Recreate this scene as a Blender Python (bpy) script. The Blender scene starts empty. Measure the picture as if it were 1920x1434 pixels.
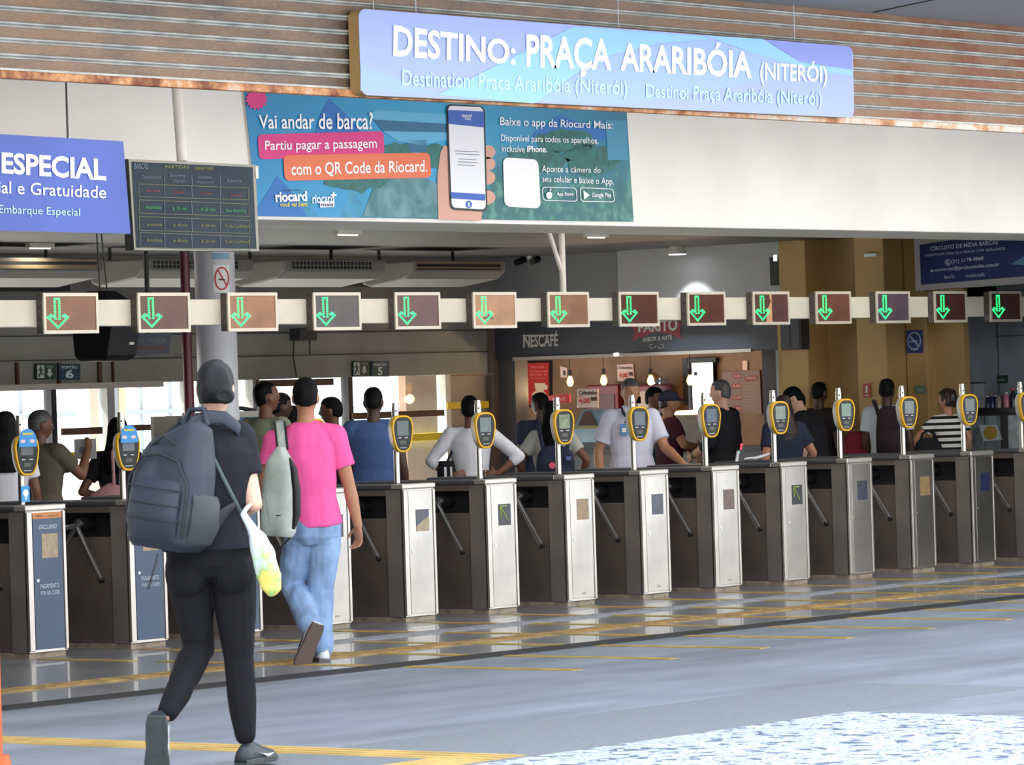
import bpy, math, random
from mathutils import Vector, Matrix, noise
from math import sin, cos, pi, radians as R
random.seed(7)
S = bpy.context.scene
COL = S.collection
# ------------------------------------------------------------------ camera
FPX = 8000.0
CP = Vector((-25.8357, -19.8328, 1.6674))
YAW, PIT, ROL = .9046, .0017, -.031
FW = Vector((sin(YAW)*cos(PIT), cos(YAW)*cos(PIT), sin(PIT)))
_rt = Vector((cos(YAW), -sin(YAW), 0)); _up = _rt.cross(FW)
RT = cos(ROL)*_rt + sin(ROL)*_up
UP = -sin(ROL)*_rt + cos(ROL)*_up
cam = bpy.data.cameras.new('camera'); camo = bpy.data.objects.new('camera', cam); COL.objects.link(camo)
cam.sensor_width = 36; cam.lens = FPX*36/1920; cam.clip_end = 500; cam.clip_start = .5
m3 = Matrix((RT, UP, -FW)).transposed()
camo.matrix_world = Matrix.Translation(CP) @ m3.to_4x4()
cam.dof.use_dof = True; cam.dof.focus_distance = 32; cam.dof.aperture_fstop = 13
S.camera = camo
LAMP_E = 11
# ------------------------------------------------------------------ world, sun, exposure
W = bpy.data.worlds.new('sky'); S.world = W; W.use_nodes = True
nt = W.node_tree; nt.nodes.clear()
bg = nt.nodes.new('ShaderNodeBackground'); wo = nt.nodes.new('ShaderNodeOutputWorld')
tc = nt.nodes.new('ShaderNodeTexCoord'); sx = nt.nodes.new('ShaderNodeSeparateXYZ'); rp = nt.nodes.new('ShaderNodeValToRGB')
rp.color_ramp.elements[0].position = .0; rp.color_ramp.elements[0].color = (1, 1, 1, 1)
rp.color_ramp.elements[1].position = .7; rp.color_ramp.elements[1].color = (.80, .89, 1, 1)
nt.links.new(tc.outputs['Generated'], sx.inputs[0]); nt.links.new(sx.outputs[2], rp.inputs[0])
nt.links.new(rp.outputs[0], bg.inputs[0]); bg.inputs[1].default_value = 1.7
nt.links.new(bg.outputs[0], wo.inputs[0])
sn = bpy.data.lights.new('sun', 'SUN'); sn.energy = 11; sn.angle = R(1); sn.color = (1, .95, .86)
sno = bpy.data.objects.new('sun', sn); COL.objects.link(sno); sno.location = (0, 40, 40)
sno.rotation_euler = Vector((.35, -1.0, -1.35)).to_track_quat('-Z', 'Y').to_euler()
S.view_settings.view_transform = 'Standard'; S.view_settings.look = 'None'
S.view_settings.exposure = 1.12; S.view_settings.gamma = 1
S.view_settings.use_curve_mapping = False
try:
    S.cycles.use_denoising = True
    S.cycles.max_bounces = 8
    S.cycles.sample_clamp_indirect = 6
except Exception: pass
# ------------------------------------------------------------------ measuring helpers
def ray(u, v): return (u-960)/FPX*RT - (v-717)/FPX*UP + FW
def onY(u, v, Y):
    d = ray(u, v); return CP + d*((Y-CP.y)/d.y)
def onX(u, v, X):
    d = ray(u, v); return CP + d*((X-CP.x)/d.x)
def onZ(u, v, Z=0.0):
    d = ray(u, v); return CP + d*((Z-CP.z)/d.z)
def onD(u, v, D): return CP + ray(u, v)*D
def planeY(Y): return lambda u, v, o=0: onY(u, v, Y-o)
def planeX(X): return lambda u, v, o=0: onX(u, v, X-o)
# ------------------------------------------------------------------ materials
def lin(c): return tuple((x/12.92 if x <= .04045 else ((x+.055)/1.055)**2.4) for x in c)
MATS = {}
def mat(name, c, rough=.6, metal=0, emit=0, alpha=1, spec=.5, trans=0, noise_amt=0, noise_scale=8, c2=None, bump=0, bscale=60, coat=0):
    if name in MATS: return MATS[name]
    m = bpy.data.materials.new(name); m.use_nodes = True; n = m.node_tree; b = n.nodes['Principled BSDF']
    cl = lin(c)+(1,)
    b.inputs['Base Color'].default_value = cl; b.inputs['Roughness'].default_value = rough
    b.inputs['Metallic'].default_value = metal; b.inputs['Specular IOR Level'].default_value = spec
    b.inputs['Coat Weight'].default_value = coat
    if emit:
        b.inputs['Emission Color'].default_value = cl; b.inputs['Emission Strength'].default_value = emit
    if alpha < 1: b.inputs['Alpha'].default_value = alpha
    if trans: b.inputs['Transmission Weight'].default_value = trans
    if noise_amt or c2:
        t = n.nodes.new('ShaderNodeTexCoord'); nz = n.nodes.new('ShaderNodeTexNoise'); mx = n.nodes.new('ShaderNodeMix'); mx.data_type = 'RGBA'
        nz.inputs['Scale'].default_value = noise_scale; nz.inputs['Detail'].default_value = 6
        rr = n.nodes.new('ShaderNodeValToRGB'); rr.color_ramp.elements[0].position = .35; rr.color_ramp.elements[1].position = .68
        n.links.new(t.outputs['Object'], nz.inputs[0]); n.links.new(nz.outputs[0], rr.inputs[0]); n.links.new(rr.outputs[0], mx.inputs[0])
        q = c2 or tuple(max(0, x*(1-noise_amt)) for x in c)
        mx.inputs[6].default_value = cl; mx.inputs[7].default_value = lin(q)+(1,)
        n.links.new(mx.outputs[2], b.inputs['Base Color'])
    if bump:
        t = n.nodes.new('ShaderNodeTexCoord'); nz = n.nodes.new('ShaderNodeTexNoise'); nz.inputs['Scale'].default_value = bscale
        bp = n.nodes.new('ShaderNodeBump'); bp.inputs['Strength'].default_value = bump; bp.inputs['Distance'].default_value = .02
        n.links.new(t.outputs['Object'], nz.inputs[0]); n.links.new(nz.outputs[0], bp.inputs['Height']); n.links.new(bp.outputs[0], b.inputs['Normal'])
    MATS[name] = m; return m
def nodes(m): return m.node_tree, m.node_tree.nodes, m.node_tree.nodes['Principled BSDF']
# ------------------------------------------------------------------ mesh helpers
class MB:
    def __init__(s): s.v = []; s.f = []; s.m = []; s.sm = []
    def poly(s, pts, m=0):
        i = len(s.v); s.v += [tuple(p) for p in pts]; s.f.append(tuple(range(i, i+len(pts)))); s.m.append(m); s.sm.append(False); return s
    def raw(s, vs, fs, m=0, smooth=False):
        i = len(s.v); s.v += [tuple(p) for p in vs]
        for f in fs: s.f.append(tuple(i+k for k in f)); s.m.append(m); s.sm.append(smooth)
        return s
    def hexa(s, p, m=0):   # p: 4 lower, 4 upper (ccw from above)
        return s.raw(p, [(3, 2, 1, 0), (4, 5, 6, 7), (0, 1, 5, 4), (1, 2, 6, 5), (2, 3, 7, 6), (3, 0, 4, 7)], m)
    def box(s, x0, x1, y0, y1, z0, z1, m=0):
        return s.hexa([(x0, y0, z0), (x1, y0, z0), (x1, y1, z0), (x0, y1, z0), (x0, y0, z1), (x1, y0, z1), (x1, y1, z1), (x0, y1, z1)], m)
    def slab(s, pts, d, m=0):   # polygon extruded by vector d
        n = len(pts); a = [Vector(p) for p in pts]; b = [p+d for p in a]
        s.raw(a+b, [tuple(range(n)), tuple(reversed(range(n, 2*n)))] + [(i, i+n, (i+1) % n+n, (i+1) % n) for i in range(n)], m); return s
    def cyl(s, p0, p1, r0, r1=None, n=16, m=0, cap=True):
        r1 = r0 if r1 is None else r1
        p0 = Vector(p0); p1 = Vector(p1); t = (p1-p0).normalized()
        a = t.orthogonal().normalized(); b = t.cross(a)
        vs = [p0+(a*cos(2*pi*i/n)+b*sin(2*pi*i/n))*r0 for i in range(n)] + [p1+(a*cos(2*pi*i/n)+b*sin(2*pi*i/n))*r1 for i in range(n)]
        s.raw(vs, [(i, (i+1) % n, (i+1) % n+n, i+n) for i in range(n)], m, True)
        if cap: s.raw(vs, [tuple(reversed(range(n))), tuple(range(n, 2*n))], m)
        return s
    def tube(s, pts, r, n=10, m=0):
        pts = [Vector(p) for p in pts]
        return s.rings([(p, r, r) for p in pts], None, n, m)
    def rings(s, seq, lat=None, n=16, m=0, cap=True):
        # seq: (pos, rx, ry[, lat]); rx along the lateral axis
        L = len(seq); P = [Vector(q[0]) for q in seq]; vs = []; prev = None
        for i, q in enumerate(seq):
            t = (P[min(i+1, L-1)]-P[max(i-1, 0)])
            if t.length < 1e-9: t = Vector((0, 0, 1))
            t.normalize()
            la = q[3] if len(q) > 3 else (lat or prev or t.orthogonal())
            la = Vector(la); a = (la-t*la.dot(t))
            if a.length < 1e-6: a = t.orthogonal()
            a.normalize(); b = t.cross(a); prev = a
            vs += [P[i]+a*(q[1]*cos(2*pi*k/n))+b*(q[2]*sin(2*pi*k/n)) for k in range(n)]
        fs = [(i*n+k, i*n+(k+1) % n, (i+1)*n+(k+1) % n, (i+1)*n+k) for i in range(L-1) for k in range(n)]
        s.raw(vs, fs, m, True)
        if cap: s.raw(vs, [tuple(reversed(range(n))), tuple(range((L-1)*n, L*n))], m)
        return s
    def ball(s, c, rx, ry=None, rz=None, n=16, k=10, M=None, fn=None, m=0):
        ry = rx if ry is None else ry; rz = rx if rz is None else rz; c = Vector(c); vs = []
        def pt(d):
            p = Vector((d.x*rx, d.y*ry, d.z*rz))
            if fn: p = fn(d, p)
            return c+(M @ p if M else p)
        vs.append(pt(Vector((0, 0, -1))))
        for j in range(1, k):
            a = -pi/2+pi*j/k
            for i in range(n): vs.append(pt(Vector((cos(a)*cos(2*pi*i/n), cos(a)*sin(2*pi*i/n), sin(a)))))
        vs.append(pt(Vector((0, 0, 1)))); T = len(vs)-1
        fs = [(0, 1+(i+1) % n, 1+i) for i in range(n)]
        for j in range(k-2): fs += [(1+j*n+i, 1+j*n+(i+1) % n, 1+(j+1)*n+(i+1) % n, 1+(j+1)*n+i) for i in range(n)]
        b = 1+(k-2)*n; fs += [(b+i, b+(i+1) % n, T) for i in range(n)]
        return s.raw(vs, fs, m, True)
    def mesh(s, name):
        me = bpy.data.meshes.new(name); me.from_pydata(s.v, [], s.f)
        me.polygons.foreach_set('material_index', s.m); me.polygons.foreach_set('use_smooth', s.sm); me.update(); return me
    def build(s, name, mats, parent=None, bev=0, solid=0):
        me = s.mesh(name)
        for q in (mats if isinstance(mats, (list, tuple)) else [mats]): me.materials.append(q)
        o = bpy.data.objects.new(name, me); COL.objects.link(o)
        if parent is not None: o.parent = parent
        if bev:
            b = o.modifiers.new('b', 'BEVEL'); b.width = bev; b.segments = 2; b.limit_method = 'ANGLE'
        return o
def tag(o, label=None, cat=None, group=None, kind=None):
    for k, v in (('label', label), ('category', cat), ('group', group), ('kind', kind)):
        if v: o[k] = v
    return o
def thing(name, label, cat, loc=(0, 0, 0), rz=0, group=None):
    o = bpy.data.objects.new(name, None); COL.objects.link(o); o.empty_display_size = .1
    o.location = loc; o.rotation_euler = (0, 0, rz); return tag(o, label, cat, group)
def struct(o, label=None, cat=None): return tag(o, label, cat, kind='structure')
# text -------------------------------------------------------------
_tc = {}
def text_geo(t, bold=0):
    k = (t, bold)
    if k in _tc: return _tc[k]
    cu = bpy.data.curves.new('t', 'FONT'); cu.body = t; cu.resolution_u = 3; cu.offset = bold
    o = bpy.data.objects.new('t', cu); COL.objects.link(o)
    me = bpy.data.meshes.new_from_object(o)
    vs = [v.co.copy() for v in me.vertices]; fs = [tuple(p.vertices) for p in me.polygons]
    bpy.data.objects.remove(o); bpy.data.curves.remove(cu); bpy.data.meshes.remove(me)
    x0 = min(v.x for v in vs); x1 = max(v.x for v in vs); y0 = min(v.y for v in vs); y1 = max(v.y for v in vs)
    _tc[k] = ([((v.x-x0)/(x1-x0), (y1-v.y)/(y1-y0)) for v in vs], fs); return _tc[k]
def text(mb, t, q, pl, off=.004, bold=.015, m=0):
    """t inside the quad q = (TL, TR, BR, BL) measured on the plane pl"""
    vs, fs = text_geo(t, bold)
    if len(q) == 4 and not isinstance(q[0], (tuple, list)): q = ((q[0], q[1]), (q[2], q[1]), (q[2], q[3]), (q[0], q[3]))
    out = []
    for s, w in vs:
        u = (q[0][0]*(1-s)+q[1][0]*s)*(1-w)+(q[3][0]*(1-s)+q[2][0]*s)*w
        v = (q[0][1]*(1-s)+q[1][1]*s)*(1-w)+(q[3][1]*(1-s)+q[2][1]*s)*w
        out.append(pl(u, v, off))
    mb.raw(out, fs, m)
def tpart(t, pl, m, name, s, q, off=.006, bold=.01):
    g = MB(); text(g, s, q, pl, off, bold); return g.build(name, m, t)
def ppoly(mb, pts, pl, off, m=0): mb.poly([pl(u, v, off) for u, v in pts], m)
def rrect(q, r, n=5, asp=1.0):
    """rounded outline of the quad q in its own uv, r as a share of the height"""
    out = []
    for cx, cy, a0 in ((1, 0, -90), (1, 1, 0), (0, 1, 90), (0, 0, 180)):
        rx, ry = r*asp, r
        ox = cx-rx if cx else rx; oy = cy-ry if cy else ry
        for i in range(n+1):
            a = R(a0+90*i/n); s = ox+rx*cos(a); w = oy+ry*sin(a)
            out.append(((q[0][0]*(1-s)+q[1][0]*s)*(1-w)+(q[3][0]*(1-s)+q[2][0]*s)*w, (q[0][1]*(1-s)+q[1][1]*s)*(1-w)+(q[3][1]*(1-s)+q[2][1]*s)*w))
    return out
# ------------------------------------------------------------------ palette
white = mat('white_paint', (.95, .93, .895), .55, noise_amt=.05, noise_scale=1.2)
offwhite = mat('off_white', (.86, .84, .79), .5, noise_amt=.06, noise_scale=5)
grey = mat('grey_paint', (.62, .61, .60), .6, noise_amt=.12, noise_scale=1.5)
dgrey = mat('dark_grey', (.2, .2, .21), .5)
black = mat('black_plastic', (.06, .06, .07), .45)
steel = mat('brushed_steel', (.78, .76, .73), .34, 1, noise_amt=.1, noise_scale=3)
steeld = mat('side_steel_shade', (.50, .47, .445), .5, .25, noise_amt=.2, noise_scale=3)  # same steel as the fronts, dark reflections put into its colour
chrome = mat('chrome', (.92, .92, .92), .16, 1)
rubber = mat('dark_rubber', (.25, .25, .27), .45)
brown = mat('brown_wood', (.36, .22, .14), .6, noise_amt=.3, noise_scale=6)
wtext = mat('white_lettering', (.97, .97, .97), .5)
# brushed look: fine vertical streaks stretched in the steel
n, nd, b = nodes(steel)
# floors -----------------------------------------------------------
flo = mat('polished_floor', (.40, .41, .43), .24, spec=.6, coat=.25)
n, nd, b = nodes(flo)
def noisy_floor(m, c1, c2, r1, r2, sc, stretch):
    n, nd, b = nodes(m)
    t = nd.new('ShaderNodeTexCoord'); mp = nd.new('ShaderNodeMapping'); mp.inputs['Scale'].default_value = stretch
    z = nd.new('ShaderNodeTexNoise'); z.inputs['Scale'].default_value = sc; z.inputs['Detail'].default_value = 8; z.inputs['Roughness'].default_value = .6
    rr = nd.new('ShaderNodeValToRGB'); rr.color_ramp.elements[0].position = .32; rr.color_ramp.elements[1].position = .7
    rr.color_ramp.elements[0].color = lin(c1)+(1,); rr.color_ramp.elements[1].color = lin(c2)+(1,)
    mr = nd.new('ShaderNodeMapRange'); mr.inputs[3].default_value = r1; mr.inputs[4].default_value = r2
    n.links.new(t.outputs['Object'], mp.inputs[0]); n.links.new(mp.outputs[0], z.inputs[0]); n.links.new(z.outputs[0], rr.inputs[0])
    n.links.new(rr.outputs[0], b.inputs['Base Color']); n.links.new(z.outputs[0], mr.inputs[0]); n.links.new(mr.outputs[0], b.inputs['Roughness'])
noisy_floor(flo, (.43, .44, .46), (.52, .52, .53), .24, .42, 1.6, (1, .5, 1))
gro = mat('plaza_concrete', (.58, .61, .66), .5)
noisy_floor(gro, (.42, .442, .480), (.54, .565, .607), .38, .6, 1.1, (.5, 1.6, 1))
asp = mat('rough_screed', (.445, .465, .49), .8, noise_amt=.10, noise_scale=30)
stone = mat('mosaic_stone', (.86, .89, .93), .75)
n, nd, b = nodes(stone)
t = nd.new('ShaderNodeTexCoord'); vo = nd.new('ShaderNodeTexVoronoi'); vo.inputs['Scale'].default_value = 19; rr = nd.new('ShaderNodeValToRGB')
vd = nd.new('ShaderNodeTexVoronoi'); vd.feature = 'DISTANCE_TO_EDGE'; vd.inputs['Scale'].default_value = 19
cr = nd.new('ShaderNodeValToRGB'); e = cr.color_ramp; e.interpolation = 'CONSTANT'; e.elements[0].color = lin((.30, .36, .45))+(1,); e.elements[1].position = .22; e.elements[1].color = lin((.66, .69, .73))+(1,)
x = e.elements.new(.6); x.color = lin((.74, .765, .80))+(1,)
e2 = rr.color_ramp; e2.elements[0].position = .02; e2.elements[0].color = (.35, .37, .42, 1); e2.elements[1].position = .09; e2.elements[1].color = (1, 1, 1, 1)
mm = nd.new('ShaderNodeMix'); mm.data_type = 'RGBA'; mm.blend_type = 'MULTIPLY'; mm.inputs[0].default_value = 1
n.links.new(t.outputs['Object'], vo.inputs[0]); n.links.new(t.outputs['Object'], vd.inputs[0]); n.links.new(vo.outputs['Color'], cr.inputs[0]); n.links.new(vd.outputs[0], rr.inputs[0])
n.links.new(cr.outputs[0], mm.inputs[6]); n.links.new(rr.outputs[0], mm.inputs[7]); n.links.new(mm.outputs[2], b.inputs['Base Color'])
yel = mat('floor_yellow', (.74, .62, .28), .5, noise_amt=.25, noise_scale=7)
yeld = mat('tactile_yellow', (.64, .51, .28), .6, noise_amt=.4, noise_scale=9)
yelb = mat('bright_tactile', (.78, .66, .40), .6, noise_amt=.15, noise_scale=4)
gtac = mat('tactile_grey', (.52, .53, .55), .5, noise_amt=.2, noise_scale=14)
struct(MB().box(-12, 14, -3.02, 8.0, -.2, 0).build('floor', flo))
struct(MB().box(-60, 40, -60, -3.02, -.2, 0).build('ground', gro))
struct(MB().box(-30, 60, 8.0, 70, -.2, -.02).build('pier_ground', mat('pier_deck', (.8, .8, .78), .8)))
struct(MB().box(-10.2, 7.4, -3.21, -2.94, 0, .006).build('trim_1', mat('track_dark', (.13, .13, .14), .6, noise_amt=.2, noise_scale=5)))
# lane lines, tactile strips
for i in range(-6, 8):
    x = i*.969+.0
    tag(MB().box(x-.05, x+.05, -4.52, -3.22, 0, .004).box(x-.05, x+.05, -2.93, -2.21, 0, .004).box(x-.05, x+.05, -1.95, -1.17, 0, .004).box(x-.05, x+.05, -.93, -.12, 0, .004).build('lane_line_marking', yel), kind='structure')
tac = MB()
def strip(mb, x0, x1, y0, y1, rib, along='x'):
    mb.box(x0, x1, y0, y1, 0, .005)
    if along == 'x':
        k = int((y1-y0)/rib)
        for j in range(k):
            yy = y0+(j+.5)*(y1-y0)/k; mb.box(x0, x1, yy-rib*.25, yy+rib*.25, .005, .010)
    else:
        k = int((x1-x0)/rib)
        for j in range(k):
            xx = x0+(j+.5)*(x1-x0)/k; mb.box(xx-rib*.25, xx+rib*.25, y0, y1, .005, .010)
m_ = MB(); strip(m_, -12, 8, -2.2, -1.96, .06); struct(m_.build('tactile_paving_strip', yeld))
m_ = MB(); strip(m_, -5, 8, -1.16, -.94, .05); struct(m_.build('tactile_paving_strip', gtac))
m_ = MB(); strip(m_, -10.85, -10.57, -7.85, -3.3, .07, 'y'); strip(m_, -16, -10.85, -7.85, -7.52, .07); struct(m_.build('tactile_paving_path', yelb))
struct(MB().box(-12.2, -6.3, -7.95, -6.66, 0, .003).build('ground_patch', asp))
struct(MB().box(-16, -8.1, -14, -7.97, 0, .012).build('stone_pavement', stone))
# orange post at the picture's left edge
p = onZ(-4, 1440); t_ = thing('bollard', 'tall orange painted post at the very left edge in front of the entrance', 'post', (p.x-.035, p.y, 0))
MB().cyl((0, 0, .06), (0, 0, 1.18), .05, n=20).ball((0, 0, 1.18), .05).build('post', mat('orange_paint', (.85, .36, .16), .5), t_)
MB().cyl((0, 0, 0), (0, 0, .06), .09, .08, n=20).build('base', mat('orange_paint', (.85, .36, .16), .5), t_)
# ------------------------------------------------------------------ shell
struct(MB().box(-30, 30, -5.4, 8.2, 4.28, 4.6).build('ceiling_porch', mat('soffit', (.62, .62, .63), .7)))
struct(MB().box(-30, 30, -5.4, 8.2, 4.6, 8.2).build('wall_upper_shade', offwhite))  # unseen upper storey added, high enough to shade the paving
seam = MB(); a_, b_, = onZ(1638, 23, 4.278), onZ(1748, 0, 4.278); dd_ = (b_-a_).normalized()*.01; nn_ = Vector((-dd_.y, dd_.x, 0))
seam.slab([a_-nn_, b_-nn_, b_+nn_, a_+nn_], Vector((0, 0, -.004))); struct(seam.build('ceiling_seam', dgrey))
ceil = mat('slat_ceiling', (.40, .395, .40), .6)
n, nd, b = nodes(ceil)
t = nd.new('ShaderNodeTexCoord'); sp_ = nd.new('ShaderNodeSeparateXYZ'); w1 = nd.new('ShaderNodeMath'); w1.operation = 'MULTIPLY'; w1.inputs[1].default_value = 5.2
w2 = nd.new('ShaderNodeMath'); w2.operation = 'FRACT'; w3 = nd.new('ShaderNodeValToRGB'); w3.color_ramp.elements[0].color = lin((.2, .2, .2))+(1,); w3.color_ramp.elements[1].position = .10; w3.color_ramp.elements[1].color = lin((.36, .35, .355))+(1,)
n.links.new(t.outputs['Object'], sp_.inputs[0]); n.links.new(sp_.outputs[0], w1.inputs[0]); n.links.new(w1.outputs[0], w2.inputs[0]); n.links.new(w2.outputs[0], w3.inputs[0]); n.links.new(w3.outputs[0], b.inputs['Base Color'])
struct(MB().box(-12, 14, 0, 8.2, 3.05, 3.2).build('ceiling', ceil))
fas = MB().box(-12, 14, -1.0, 0, 2.85, 4.28)
struct(fas.build('wall_fascia', white, bev=.01))
dwall = mat('hall_wall', (.26, .22, .19), .6)
struct(MB().box(-12.3, -12, -3.0, 8.2, 0, 4.28).build('wall_left', dwall))
struct(MB().box(14, 14.3, -3.0, 8.2, 0, 4.28).build('wall_right', grey))
struct(MB().box(-30, -10.3, -3.2, -2.95, 0, 4.28).build('wall_front_left', offwhite))
struct(MB().box(7.5, 30, -3.2, -2.95, 0, 4.28).build('wall_front_right', offwhite))
# back wall over the glass
bw = mat('back_wall', (.56, .55, .52), .6, noise_amt=.14, noise_scale=1.3)
wb = MB(); wb.box(-12, 4.13, 8, 8.2, 1.80, 3.05).box(4.13, 9.35, 8, 8.2, 1.845, 3.05).box(-12, -2, 8, 8.2, 0, 1.80); struct(wb.build('wall_back', bw))
tr = MB()
for z in (2.075, 2.30): tr.box(-2, 9.3, 7.985, 8, z-.006, z+.006)
tr.box(-2, 9.3, 7.985, 8, 2.62, 2.632); struct(tr.build('trim_2', dgrey))
pb = planeY(8)
st = MB()
for u0, u1, v0, v1 in ((27, 33, 680, 731), (106, 111, 680, 722), (181, 188, 672, 718), (208, 211, 678, 717)):
    a = pb(u0, v0); c = pb(u1, v1); st.box(a.x, c.x, 7.97, 8, c.z, a.z)
struct(st.build('trim_3', brown))
hd = MB(); hd.box(-2, 4.13, 7.95, 8, 1.80, 1.855); struct(hd.build('trim_4', mat('pale_header', (.66, .64, .6), .6)))
hd = MB(); a = pb(478, 713); c = pb(616, 722); hd.box(a.x, c.x, 7.93, 8.0, c.z, a.z); struct(hd.build('trim_5', brown))
glass = mat('pane_glass', (.85, .92, .92), .03, alpha=.14, spec=.5)
frost = mat('beige_film', (.62, .56, .50), .35, noise_amt=.12, noise_scale=2)
fram = mat('window_frame', (.55, .55, .54), .5); framd = mat('window_frame_dark', (.07, .05, .09), .5)
def px(u, v=760, Y=8): return onY(u, v, Y).x
spans = [(-60, 100), (100, 207), (207, 357), (357, 480), (480, 657), (657, 836)]
for k, (u0, u1) in enumerate(spans):
    x0, x1 = px(u0), px(u1); top = 1.80 if u1 < 300 else 1.845
    w = struct(MB().box(x0+.03, x1-.03, 8.05, 8.06, .05, top).build('window_%d' % (k+1), glass))
    f = MB()
    dark = u0 in (100, 657)
    wd = .035 if dark else .05
    f.box(x0-wd, x0+wd, 7.99, 8.09, 0, top).box(x0, x1, 8.0, 8.1, 0, .05)
    f.build('frame', framd if dark else fram, w)
w = struct(MB().box(px(840), px(918), 8.03, 8.06, .05, 1.83).build('window_7', frost))
MB().box(px(836)-.02, px(836)+.06, 7.98, 8.1, 0, 1.845).build('frame', offwhite, w)
struct(MB().box(px(917), 9.35, 7.95, 8.05, 0, 2.45).build('trim_6', mat('brown_post', (.43, .36, .31), .6)))
tape = mat('yellow_tape', (.93, .78, .05), .5, noise_amt=.08, noise_scale=4)
def onglass(name, u0, u1, v0, v1, m, label, cat, Y=7.96, d=.03):
    a = onY(u0, (v0+v1)/2, Y); zc = a.z; h = abs(v1-v0)/2*(CP-a).length/FPX; b_ = onY(u1, (v0+v1)/2, Y)
    return tag(MB().box(a.x, b_.x, Y, Y+d, zc-h, zc+h).build(name, m, bev=.004), label, cat)
onglass('safety_stripe', 100, 205, 849, 862, tape, 'wide yellow safety stripe across the glass left of the departure gate 6 post', 'stripe')
onglass('safety_stripe', 662, 834, 818, 832, tape, 'yellow safety stripe on the glass door below gate sign 5', 'stripe')
onglass('safety_stripe', 840, 917, 754, 767, tape, 'yellow stripe high on the beige filmed panel beside the coffee kiosk', 'stripe')
onglass('door_rail', 118, 193, 803, 816, brown, 'short brown wooden rail across the left glass panel', 'rail')
onglass('door_rail', 236, 352, 797, 808, brown, 'brown wooden rail behind the backpack woman', 'rail')
onglass('door_rail', 662, 834, 774, 786, brown, 'brown wooden rail across the glass door below gate sign 5', 'rail')
# outside the glass
plw = mat('pale_steel', (.82, .85, .88), .5)
t_ = thing('pier_gangway', 'white framed gangway with railings outside the glass wall', 'gangway')
g = MB()
for k in range(12):
    x = 9+k*.55; g.box(x, x+.07, 18, 18.07, 0, 2.3)
gst = mat('gangway_steel', (.50, .54, .58), .6); g.build('posts', gst, t_); MB().box(8.6, 16, 17.94, 17.995, .95, 1.02).box(8.6, 16, 17.94, 17.995, 2.2, 2.3).box(8.6, 16, 17.94, 17.995, 1.5, 1.56).build('rails', gst, t_)
t_ = thing('pier_railing', 'thin grey railing outside the glass door under gate sign 5', 'railing')
g = MB(); x = px(660, 850, 10)
for k in range(30): g.cyl((x+k*.11, 10, -.02), (x+k*.11, 10, .82), .008, n=6)
g.build('bars', mat('railing_grey', (.55, .6, .63), .5), t_); MB().box(x-.1, x+3.4, 9.98, 10.02, .82, .86).build('handrail', mat('railing_grey', (.55, .6, .63), .5), t_)
a = onY(700, 770, 20); t_ = tag(MB().hexa([(a.x, 20, .9), (a.x+6, 20, .5), (a.x+6, 23, .5), (a.x, 23, .9), (a.x, 20, 1.5), (a.x+6, 20, 1.0), (a.x+6, 23, 1.0), (a.x, 23, 1.5)]).build('boat_roof', mat('pale_blue', (.50, .60, .68), .5)), 'pale blue sloping boat roof seen through the glass door', 'boat')
t_ = thing('plastic_barrier', 'orange and red plastic barrier outside, beside the man in the olive shirt', 'barrier')
a = onY(122, 908, 10); c = onY(200, 940, 10)
g = MB(); g.box(a.x, a.x+1.4, 10, 10.12, .35, .70).build('upper_rail', mat('orange_plastic', (.9, .5, .15), .5), t_)
MB().box(a.x, a.x+1.4, 10, 10.12, 0, .35).build('lower_panel', mat('red_plastic', (.78, .25, .25), .5, noise_amt=.3, noise_scale=8), t_)
MB().box(a.x-.3, a.x+2.0, 10.0, 10.06, .84, .90).build('top_rail', plw, t_)
for u0, u1, nm, c in ((168, 186, 'pinkish concrete post outside the left glass', (.80, .70, .66)), (208, 223, 'grey steel post outside the glass near gate 6', (.55, .57, .62)), (224, 236, 'cream post beside the grey steel post outside', (.80, .75, .64))):
    a = onY(u0, 760, 9.5); c2 = onY(u1, 760, 9.5)
    tag(MB().box(a.x, c2.x, 9.5, 9.7, -.02, 2.6).build('outdoor_post', mat('post_%d' % u0, c, .7), bev=.01), nm, 'post')
# ------------------------------------------------------------------ ribbed roller shutter
rust = mat('rusty_slats', (.45, .36, .29), .5, .15)
n, nd, b = nodes(rust)
t = nd.new('ShaderNodeTexCoord'); mp = nd.new('ShaderNodeMapping'); mp.inputs['Scale'].default_value = (1.2, 1, 2.6)
z1 = nd.new('ShaderNodeTexNoise'); z1.inputs['Scale'].default_value = 1.0; z1.inputs['Detail'].default_value = 7; z1.inputs['Roughness'].default_value = .65
mp2 = nd.new('ShaderNodeMapping'); mp2.inputs['Scale'].default_value = (14, 1, 60); z2 = nd.new('ShaderNodeTexNoise'); z2.inputs['Scale'].default_value = 2; z2.inputs['Detail'].default_value = 6
sp_ = nd.new('ShaderNodeSeparateXYZ'); mr = nd.new('ShaderNodeMapRange'); mr.inputs[1].default_value = -3.5; mr.inputs[2].default_value = 1; mr.inputs[3].default_value = -.10; mr.inputs[4].default_value = .22
ad = nd.new('ShaderNodeMath'); ad.operation = 'ADD'; r1 = nd.new('ShaderNodeValToRGB'); e = r1.color_ramp
e.elements[0].position = .30; e.elements[0].color = lin((.46, .39, .33))+(1,); e.elements[1].position = .82; e.elements[1].color = lin((.55, .28, .12))+(1,)
q = e.elements.new(.48); q.color = lin((.60, .49, .40))+(1,); q = e.elements.new(.64); q.color = lin((.62, .45, .32))+(1,)
mu = nd.new('ShaderNodeMix'); mu.data_type = 'RGBA'; mu.blend_type = 'MULTIPLY'; mu.inputs[0].default_value = .55
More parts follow.
